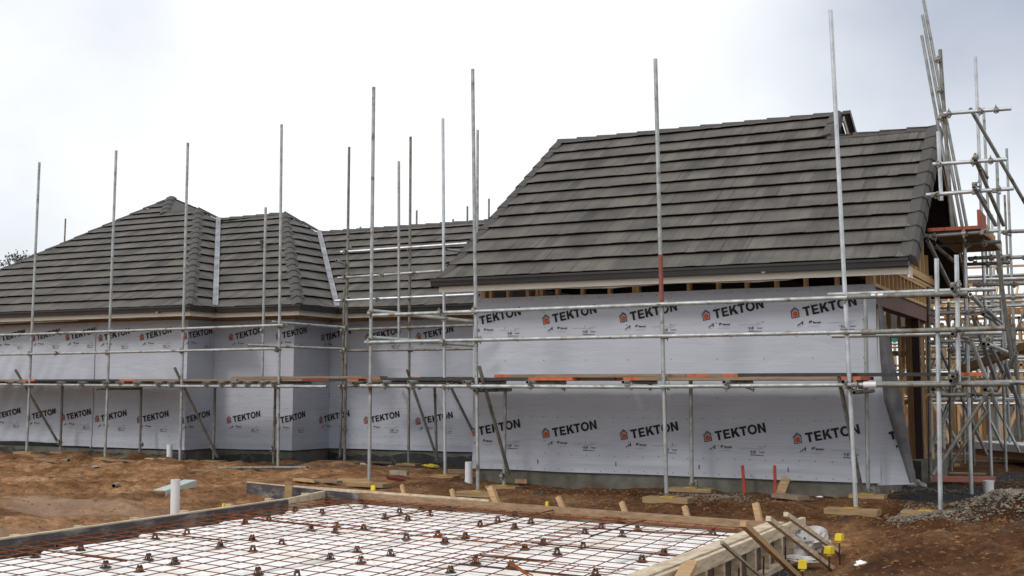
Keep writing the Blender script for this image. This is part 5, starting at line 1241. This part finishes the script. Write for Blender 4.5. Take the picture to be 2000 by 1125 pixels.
# marker caps on stakes
def cap(px, py, lab, z, gz, r=.032):
    p = P(px, py, Z=z); ob = empty('capped_stake', (p.x, p.y, gz), lab, 'stake', 'stakes with yellow caps')
    mb = MB(); mb.tube((p.x, p.y, gz - .1), (p.x, p.y, z), .008, 7, False); mb.build('rod', M['rebar_dark'], ob)
    mb = MB(); a = random.uniform(-.4, .4); c, s_ = math.cos(a) * r, math.sin(a) * r
    b4 = [(p.x + c - s_, p.y + s_ + c), (p.x - c - s_, p.y - s_ + c), (p.x - c + s_, p.y - s_ - c), (p.x + c + s_, p.y + s_ - c)][::-1]
    b4 = b4[::-1]; t = .03
    mb.hexa([(x, y, z - t) for x, y in b4] + [(p.x + (x - p.x) * .92 + .004, p.y + (y - p.y) * .92, z + t) for x, y in b4]); mb.tube((p.x, p.y, z - t - .02), (p.x, p.y, z - t), .018, 8, False); mb.build('cap', M['yellow'], ob)
cap(1639, 1049, 'yellow capped stake furthest right, beyond the plastic bag', .06, -.10); cap(1619, 1074, 'yellow capped stake at the foot of the grey brace', .04, -.12); cap(1567, 1102, 'yellow capped stake nearest the camera beside the yellow brace', .06, -.14)
cap(729, 953, 'yellow capped stake behind the far board on the left', .20, -.02, .025); cap(1068, 985, 'yellow cap just showing over the far board', .12, 0, .016); cap(437, 989, 'yellow cap just showing over the left form panel', .12, 0, .016)

# ================================================================== LOOSE THINGS ON THE GROUND
def pvc(px, yt, yb_, w_px, lab, z=None, Y=None, m='pvc', lip=False):
    b = P(px, yb_, Z=z) if z is not None else P(px, yb_, Y=Y); t = P(px, yt, Y=b.y); t.x = b.x + (t.x - b.x) * .6
    r = w_px / 2 / 2340 * (b - CAM).dot(fwd); mb = MB(); b = b - Vector((0, 0, .1)); mb.tube(b, t, r, 20, True)
    if lip: mb.tube(b + Vector((0, 0, .11)), b + Vector((0, 0, .17)), r * 1.12, 20, True)
    o = mb.build('drain_pipe', M[m], smooth=True, loc=b); tag(o, lab, 'pipe')
pvc(342, 936, 1003, 18, 'tall white plastic drain pipe standing left of the formwork', z=-.06)
pvc(331, 868, 897, 11, 'short white plastic pipe stub near the left wall corner', Y=16.55)
pvc(915.5, 902, 946, 14.5, 'dirty white pipe standing by the left corner of the right wing', z=.10, lip=True)
# bucket
p = P(1931, 960, Z=.13); mb = MB(); mb.tube((p.x, p.y, p.z - .05), (p.x, p.y, p.z + .115), .060, 20, False, r2=.066); mb.tube((p.x, p.y, p.z + .115), (p.x, p.y, p.z + .135), .071, 20, False)
tag(mb.build('bucket', M['pvc'], smooth=True), 'small white lidded bucket standing behind the gravel heap', 'bucket')
def block(px, py, L, w_, h, ang_, lab, m='pine', z=None, tilt=0, roll=0, name='timber_offcut'):
    q = P(px, py, Z=.1)
    for _ in range(4): q = P(px, py, Z=GZ(q.x, q.y) + h * .4)
    c = q; a = rad(ang_); d = Vector((math.cos(a) * math.cos(tilt), math.sin(a) * math.cos(tilt), math.sin(tilt)))
    c.z = GZ(c.x, c.y) + h * .5 + .022 + abs(math.sin(tilt)) * L / 2 * .9; mb = MB(); mb.beam(-d * L / 2, d * L / 2, w_, h); 
    mb2_ = MB(); mb2_.v = [tuple(Vector(v) + c) for v in mb.v]; mb2_.f = mb.f; mb2_.m = mb.m
    o = mb2_.build(name, M[m], loc=c); return tag(o, lab, 'timber' if 'timber' in name or 'board' in name else 'debris')
def flatrot(o): return o
block(1543, 974, .46, .16, .045, -35, 'brown board lying flat at the foot of the upright block', 'weathered')
p = P(1532, 962, Z=.12); mb = MB(); mb.beam(P(1524, 966, Y=14.0), P(1536, 934, Y=14.1), .10, .05, (0, 1, 0)); tag(mb.build('timber_offcut', M['muddy']), 'short thick timber block leaning upright before the right wing wall', 'timber')
block(840, 907, 1.0, .09, .03, 12, 'long pale plank piece lying in the recess'); block(700, 906, 1.4, .1, .03, 6, 'grey strip of timber lying along the recess', 'weathered'); block(600, 942, .55, .12, .03, -20, 'pale offcut on the clay behind the form panel'); block(690, 945, .45, .10, .04, 10, 'timber offcut beside the left pole board of the right wing')
block(895, 928, .30, .10, .05, 20, 'reddish block lying beside the dirty white pipe', 'weathered'); block(780, 934, .34, .06, .06, -12, 'short rusty stub of pipe lying on gravel in the recess', 'pvc_grey', name='pipe_offcut'); block(1018, 949, .16, .05, .05, 15, 'tiny timber block by the inner pole'); block(640, 946, .5, .1, .03, -15, 'brown board lying behind the spare form panel', 'weathered')
block(305, 914, .42, .10, .02, 5, 'thin pale board lying left of the long pipe'); block(400, 922, .45, .10, .02, 3, 'thin board lying just before the long grey pipe', 'weathered'); block(372, 905, .35, .12, .04, 8, 'short pale block behind the third pole'); block(230, 902, .9, .08, .02, -3, 'thin strip of timber along the left ground', 'weathered')
block(445, 900, .9, .09, .03, 2, 'brown board lying before the step in the walls', 'weathered'); block(90, 898, .6, .06, .02, -6, 'thin timber strip at the far left', 'weathered'); block(1700, 966, .5, .08, .02, 8, 'thin batten beside the inner pole near the loose wrap'); block(1729, 962, .2, .06, .03, -20, 'short pale batten on the gravel by the corner')
block(1842, 908, 1.1, .1, .04, -60, 'pale plank lying inside the gable scaffold'); block(1880, 944, .85, .09, .07, 25, 'pink treated timber lying behind the white bucket', 'pink_timber'); block(1850, 890, 1.2, .2, .03, 35, 'wide brown board lying behind the gable posts', 'weathered'); block(1945, 908, 1.6, .10, .03, 20, 'long thin plank lying on the ground at right', 'weathered'); block(1890, 928, .5, .12, .02, 5, 'thin offcut lying between the gable poles'); block(1910, 870, 1.4, .15, .04, 10, 'timber lying on the dirt beyond the gable scaffold')
block(1800, 885, .5, .3, .12, 10, 'pale concrete block lying under the gable opening', 'concrete', name='concrete_block'); block(1805, 925, .55, .35, .3, 60, 'large pale concrete step by the corner of the right wing', 'concrete', name='concrete_block')
# long pipes on the ground
def gpipe(x0, y0, x1, y1, r, lab, m='pvc_grey'):
    def g_(px, py):
        q = P(px, py, Z=.1)
        for _ in range(4): q = P(px, py, Z=GZ(q.x, q.y) + r)
        return q
    mb = MB(); mb.tube(g_(x0, y0), g_(x1, y1), r, 12, True); tag(mb.build('loose_pipe', M[m], smooth=True), lab, 'pipe')
gpipe(400, 914, 600, 913, .024, 'long grey tube lying on the ground before the middle wing', 'galv_dull'); gpipe(88, 904, 134, 899, .028, 'short grey pipe lying at the far left', 'galv_dull'); gpipe(222, 949, 232, 945, .03, 'tiny grey pipe end lying on the clay')
gpipe(757, 932, 790, 937, .03, 'rusty brown pipe lying on the gravel in the recess', 'rust_red')
gpipe(1042, 970, 1058, 968, .05, 'short dark blue pipe coupling lying behind the far board', 'plastic_black')
# folded metal sheet
q = P(338, 946, Z=.0); mb = MB()
a = P(310, 958, Z=0.1); b = P(372, 937, Z=0.1); a = P(310, 958, Z=GZ(a.x, a.y) + .09); b = P(372, 937, Z=GZ(b.x, b.y) + .09); d_ = (b - a).normalized(); sd = Vector((d_.y, -d_.x, 0)) * .10
mb.add([a - sd, a + sd, b + sd, b - sd, a + sd * 1.0 - Vector((0, 0, .08)), b + sd - Vector((0, 0, .08))], [(0, 1, 2, 3), (1, 4, 5, 2)]); mb.add([v - Vector((0, 0, .004)) for v in (a - sd, a + sd, b + sd, b - sd)], [(3, 2, 1, 0)])
tag(mb.build('metal_sheet', M['metal_sheet']), 'folded pale green metal flashing lying behind the tall white pipe', 'metal sheet')
# crumpled plastics
def crumple(px, py, sx, sy, sz, lab, m='plastic_sheet', z=0.0, seed=1, nm='plastic_sheet'):
    q = P(px, py, Z=z); c = Vector((q.x, q.y, GZ(q.x, q.y) if z > -.05 else z)); bm = bmesh.new(); bmesh.ops.create_icosphere(bm, subdivisions=4, radius=1)
    for v in bm.verts:
        k = 1 + .55 * noise.noise(v.co * 1.9 + Vector((seed, 0, 0))) + .28 * abs(noise.noise(v.co * 5 + Vector((seed, 3, 0)))); v.co = Vector((v.co.x * sx * k, v.co.y * sy * k, max(-.2, v.co.z) * sz * k))
    me_ = bpy.data.meshes.new(nm); bm.to_mesh(me_); bm.free(); me_.materials.append(M[m]); o = bpy.data.objects.new(nm, me_); COL.objects.link(o); o.location = c; return tag(o, lab, 'plastic')
crumple(1577, 1066, .20, .42, .15, 'crumpled translucent plastic bag heaped between the raking braces', seed=3, z=-.14); crumple(1563, 1093, .16, .09, .03, 'torn white plastic scrap lying by the nearest capped stake', seed=5, z=-.14)
crumple(1765, 955, .22, .18, .09, 'crumpled silver plastic lying at the foot of the loose wrap', 'silver_sheet', .1, 7); crumple(1684, 1104, .05, .03, .03, 'small lump of pale foam on the bare clay at the right', 'foam', 0, 9, 'foam_scrap')
crumple(165, 915, .25, .10, .02, 'white paper scraps on the clay at the left', 'plastic_sheet', .05, 11, 'paper_scrap'); crumple(285, 904, .16, .08, .02, 'white paper scrap lying before the left wall', 'plastic_sheet', .1, 12, 'paper_scrap'); crumple(1432, 961, .07, .03, .01, 'little white chip lying before the right wing wall', 'foam', .1, 13, 'foam_scrap'); crumple(700, 902, .15, .12, .06, 'clear plastic bottle lying in the recess', 'plastic_sheet', .1, 14, 'plastic_bottle')
crumple(838, 903, .16, .10, .04, 'yellow plastic strapping lying at the back of the recess', 'yellow', .1, 15, 'strapping'); crumple(1379, 976, .10, .04, .012, 'white offcut lying on the dark gravel', 'foam', .05, 16, 'foam_scrap'); crumple(242, 899, .10, .05, .03, 'green plastic scrap lying left of the short pipe stub', 'green', .1, 17, 'plastic_scrap')
crumple(1601, 983, .035, .02, .015, 'tiny white scrap on the clay before the wall', 'foam', .05, 18, 'foam_scrap')
# orange marker stakes against the wall
for (x0, y0, x1, y1, lab) in ((1450, 909, 1454, 938, 'orange marker stake leaning slightly, left of the pair'), (1513, 909, 1514, 941, 'straight orange marker stake, right of the pair')):
    b = P(x1, y1, Y=14.45); t = P(x0, y0, Y=14.45); b2 = b - Vector((0, 0, .15)); mb = MB(); mb.beam(b2, t, .034, .02, (0, 1, 0)); tag(mb.build('marker_stake', M['marker']), lab, 'stake', 'orange marker stakes')

# ================================================================== BEYOND THE GABLE
# neighbour house frame in raw timber, seen through the scaffolds
nf = empty('timber_house_frame', (-3.5, 26, .2), 'raw timber frame of a neighbouring house seen through the scaffold tubes', 'house frame')
def nfb(nm, a, b, w_, h, m='pine'):
    mb = MB(); mb.beam(a, b, w_, h); mb.build(nm, M[m], nf)
Yn = 27.0
for i, x in enumerate(np.arange(-6.6, 2.0, .42)): nfb('stud', (x, Yn, .25), (x, Yn, 2.9), .05, .09, 'pineZ')
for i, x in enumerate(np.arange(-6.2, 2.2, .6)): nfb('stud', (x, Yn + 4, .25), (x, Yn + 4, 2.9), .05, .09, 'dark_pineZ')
for z in (.28, 1.1, 1.9, 2.88): nfb('nogging', (-6.7, Yn, z), (2.2, Yn, z), .09, .05, 'pine')
for x in np.arange(-6.4, 2.2, .75):
    nfb('truss_chord', (x, Yn - .4, 2.95), (x, Yn + 3, 4.35), .045, .09, 'pineY'); nfb('truss_chord', (x, Yn + 6.4, 2.95), (x, Yn + 3, 4.35), .045, .09, 'pineY'); nfb('truss_tie', (x, Yn - .4, 2.97), (x, Yn + 6, 2.97), .045, .09, 'pineY')
for z_, y_ in ((3.2, Yn + .2), (3.7, Yn + 1.3), (4.2, Yn + 2.5)): nfb('purlin', (-6.6, y_, z_), (2.2, y_, z_), .07, .045, 'pine')
mb = MB(); mb.box((-6.8, Yn + .2, -.1), (2.4, Yn + 6.5, .24)); mb.build('slab', M['concrete'], nf)
mb = MB(); mb.box((-6.5, Yn + 4.1, .3), (-1.2, Yn + 4.13, 1.5)); mb.build('wall_sheet', M['plywood_tan'], nf)
for i, (x0_, x1_, z0_, z1_, m_) in enumerate(((-4.6, -3.9, .3, 1.5, 'plywood_tan'), (-3.3, -2.2, 1.1, 2.85, 'plywood_tan'), (-1.6, -.4, .3, 2.85, 'dark_pineZ'), (.2, 1.6, .3, 1.9, 'plywood_tan'), (-2.9, -2.0, .3, 1.0, 'board_white'))):
    mb = MB(); mb.box((x0_, Yn + 1.6 + .3 * i, z0_), (x1_, Yn + 1.63 + .3 * i, z1_)); mb.build('wall_sheet', M[m_], nf)
for i, x in enumerate(np.arange(-6.3, 2.0, .42)): nfb('stud', (x, Yn + 2, .25), (x, Yn + 2, 2.9), .05, .09, 'dark_pineZ')
for i in range(14):
    x = -5.5 + i * .52; nfb('wall_brace', (x, Yn - .08, .3), (x + random.choice((-1, 1)) * random.uniform(.5, 1.2), Yn - .1, 2.8), .04, .07, random.choice(('pineZ', 'dark_pineZ')))
for z_ in (3.0, 3.35, 3.75): nfb('batten', (-6.6, Yn - .3 + (z_ - 3) * 2.4, z_), (2.2, Yn - .3 + (z_ - 3) * 2.4, z_), .05, .14, 'dark_pineZ')
nf2 = empty('timber_house_frame', (-1.4, 38, .2), 'second more distant timber house frame at the right edge', 'house frame')
def nfb2(nm, a, b, w_, h, m='pine'):
    mb = MB(); mb.beam(a, b, w_, h); mb.build(nm, M[m], nf2)
for x in np.arange(-6, 5.0, .6): nfb2('stud', (x, 38, .3), (x, 38, 3.0), .06, .1, 'pineZ'); nfb2('truss_chord', (x, 37.5, 3.05), (x, 41.5, 4.9), .05, .1, 'pineY')
for z in (.35, 1.6, 3.0): nfb2('nogging', (-6, 38, z), (5, 38, z), .1, .05, 'pine')
mb = MB(); mb.box((-6, 42, .2), (5, 42.1, 3)); mb.build('wall_sheet', M['plywood_tan'], nf2)
# far scaffold round the neighbour frame
sH = empty('scaffold', (-2.5, 25.2, .2), 'distant scaffold round the neighbouring timber frame', 'scaffold')
for i, x in enumerate(np.arange(-5.6, 1.6, 1.05)):
    for y_ in (25.2, 26.1):
        jx = random.uniform(-.1, .1); bar(sH, 'pole', (x + jx, y_, .2), (x + jx + random.uniform(-.05, .05), y_, random.uniform(3.6, 5.6)), random.choice(('galv', 'galv_new', 'galv_dull')), n=8)
for z in (1.15, 1.7, 2.25, 3.1, 3.6):
    bar(sH, 'rail', (-6.0, 25.15, z + random.uniform(-.04, .04)), (2.0, 25.15, z + random.uniform(-.04, .04)), random.choice(('galv', 'galv_new')), n=8); bar(sH, 'rail', (-6.0, 26.1, z + .1), (2.0, 26.1, z + .05), 'galv', n=8)
for x in np.arange(-5.4, 1.4, 1.3): bar(sH, 'brace', (x, 25.1, .4), (x + 1.1, 25.1, 3.0), 'galv_dull', n=8)
sI = empty('scaffold', (-1.9, 20.5, .2), 'middle distance scaffold between the gable tower and the timber frame', 'scaffold')
for i in range(13):
    x = random.uniform(-3.3, -.6); y_ = random.uniform(18.6, 23.5); bar(sI, 'pole', (x, y_, .15), (x + random.uniform(-.04, .04), y_, random.uniform(2.6, 4.6)), random.choice(('galv', 'galv_new', 'galv_dull')), n=10)
for i in range(15):
    y_ = random.uniform(18.6, 23.5); z = random.choice((1.25, 1.5, 1.9, 2.2, 2.7, 3.3)) + random.uniform(-.05, .05); x = random.uniform(-3.4, -1.9); bar(sI, 'rail', (x, y_, z), (x + random.uniform(1.5, 2.6), y_, z + random.uniform(-.03, .03)), random.choice(('galv', 'galv_new')), n=10)
for i in range(7):
    x = random.uniform(-3.0, -1.2); y_ = random.uniform(18.6, 22); bar(sI, 'brace', (x, y_, .4), (x + random.choice((-1, 1)) * random.uniform(.6, 1.0), y_ + .4, 2.4), random.choice(('galv', 'galv_dull')), n=10)
tb = MB(); tb.beam(P(1880, 722, Y=18), P(2030, 668, Y=17.2), .16, .10); tag(tb.build('timber_beam', M['pine']), 'long sloping timber beam rising to the right behind the gable scaffold', 'timber')
tb = MB(); tb.beam(P(1855, 744, Y=18.5), P(1990, 738, Y=18.2), .5, .04); tag(tb.build('timber_stack', M['pineY']), 'pale sheets of timber lying flat on the scaffold behind the gable', 'timber')
tb = MB(); tb.beam(P(1928, 868, Y=22), P(2060, 880, Y=20.5), .6, .12); tag(tb.build('panel_stack', M['pvc']), 'long stack of white sheets lying on the dirt at the right edge', 'panels')
tb = MB(); tb.beam(P(1928, 882, Y=22), P(2060, 897, Y=20.5), .5, .10); tag(tb.build('timber_bearer', M['dark_pineZ']), 'dark timber bearers under the stack of white sheets', 'timber')
crumple(1992, 815, .5, .4, .55, 'white sheeting bundled at the right edge beyond the scaffold', 'plastic_sheet', .2, 22)
for (x0, y0, x1, y1, lab) in ((1738, 668, 1760, 656, 'green netting glimpsed through the garage opening, left piece'), (1780, 684, 1798, 658, 'green netting glimpsed through the garage opening, right piece'), (1898, 664, 1930, 650, 'green netting behind the gable scaffold')):
    a = P(x0, y0, Y=24.6); b = P(x1, y1, Y=24.6); mb = MB(); mb.box((a.x, 24.6, a.z), (b.x, 24.62, b.z)); tag(mb.build('safety_netting', M['green']), lab, 'netting', 'green netting')
# far poles rising over the roofs
for i, (px, yt, lab) in enumerate(((128, 427, 'lone pole rising behind the far left roof'), (704, 443, 'stub of pole just over the recess roof ridge'), (814, 411, 'pole top behind the recess roof, second'), (885, 428, 'tiny pole top behind the recess roof, third'), (913, 403, 'pole top behind the recess roof, fourth'), (955, 388, 'pole top just left of the right wing roof'))):
    Yp = 28; t = P(px, yt, Y=Yp); mb = MB(); mb.tube((t.x, Yp, .1), t, .026, 10); tag(mb.build('distant_pole', M['galv_dull']), lab, 'pole', 'scaffold poles behind the house')
# sparse tree beyond the roof
tr_ = empty('tree', P(40, 520, Y=48), 'sparse dark tree top showing over the far left roof', 'tree'); tp = P(40, 505, Y=48)
mb = MB()
def limb(a, d, L, r, dep):
    b = a + d * L; mb.tube(a, b, r, 6, False, r2=r * .6)
    if dep == 0: tips.append(b); return
    for k in range(3):
        nd = (d + Vector((random.uniform(-.8, .8), random.uniform(-.8, .8), random.uniform(-.1, .5)))).normalized(); limb(b, nd, L * random.uniform(.6, .8), r * .55, dep - 1)
tips = []
limb(Vector((tp.x, 48, .2)), Vector((.02, 0, 1)), tp.z - 1.6, .14, 0); tips = []
for k in range(5): limb(Vector((tp.x, 48, tp.z - 1.5)), Vector((random.uniform(-.8, .8), random.uniform(-.5, .5), 1)).normalized(), .7, .05, 3)
mb.build('trunk', M['bark'], tr_)
mb = MB()
for t in tips:
    for k in range(3):
        if random.random() < .35: continue
        c = t + Vector((random.gauss(0, .1), random.gauss(0, .1), random.gauss(0, .08)))
        a = Vector((random.gauss(0, 1), random.gauss(0, 1), random.gauss(0, 1))).normalized() * .075; b = a.orthogonal().normalized() * .04; mb.add([c - a, c + b, c + a, c - b], [(0, 1, 2, 3)])
mb.build('crown', M['leaf'], tr_)
for i, (x_, y_, w_, h_) in enumerate(((-60, 95, 14, 2.6), (8, 110, 18, 3.0), (-2, 120, 10, 2.5))):
    pass
print('objects', len(bpy.data.objects))
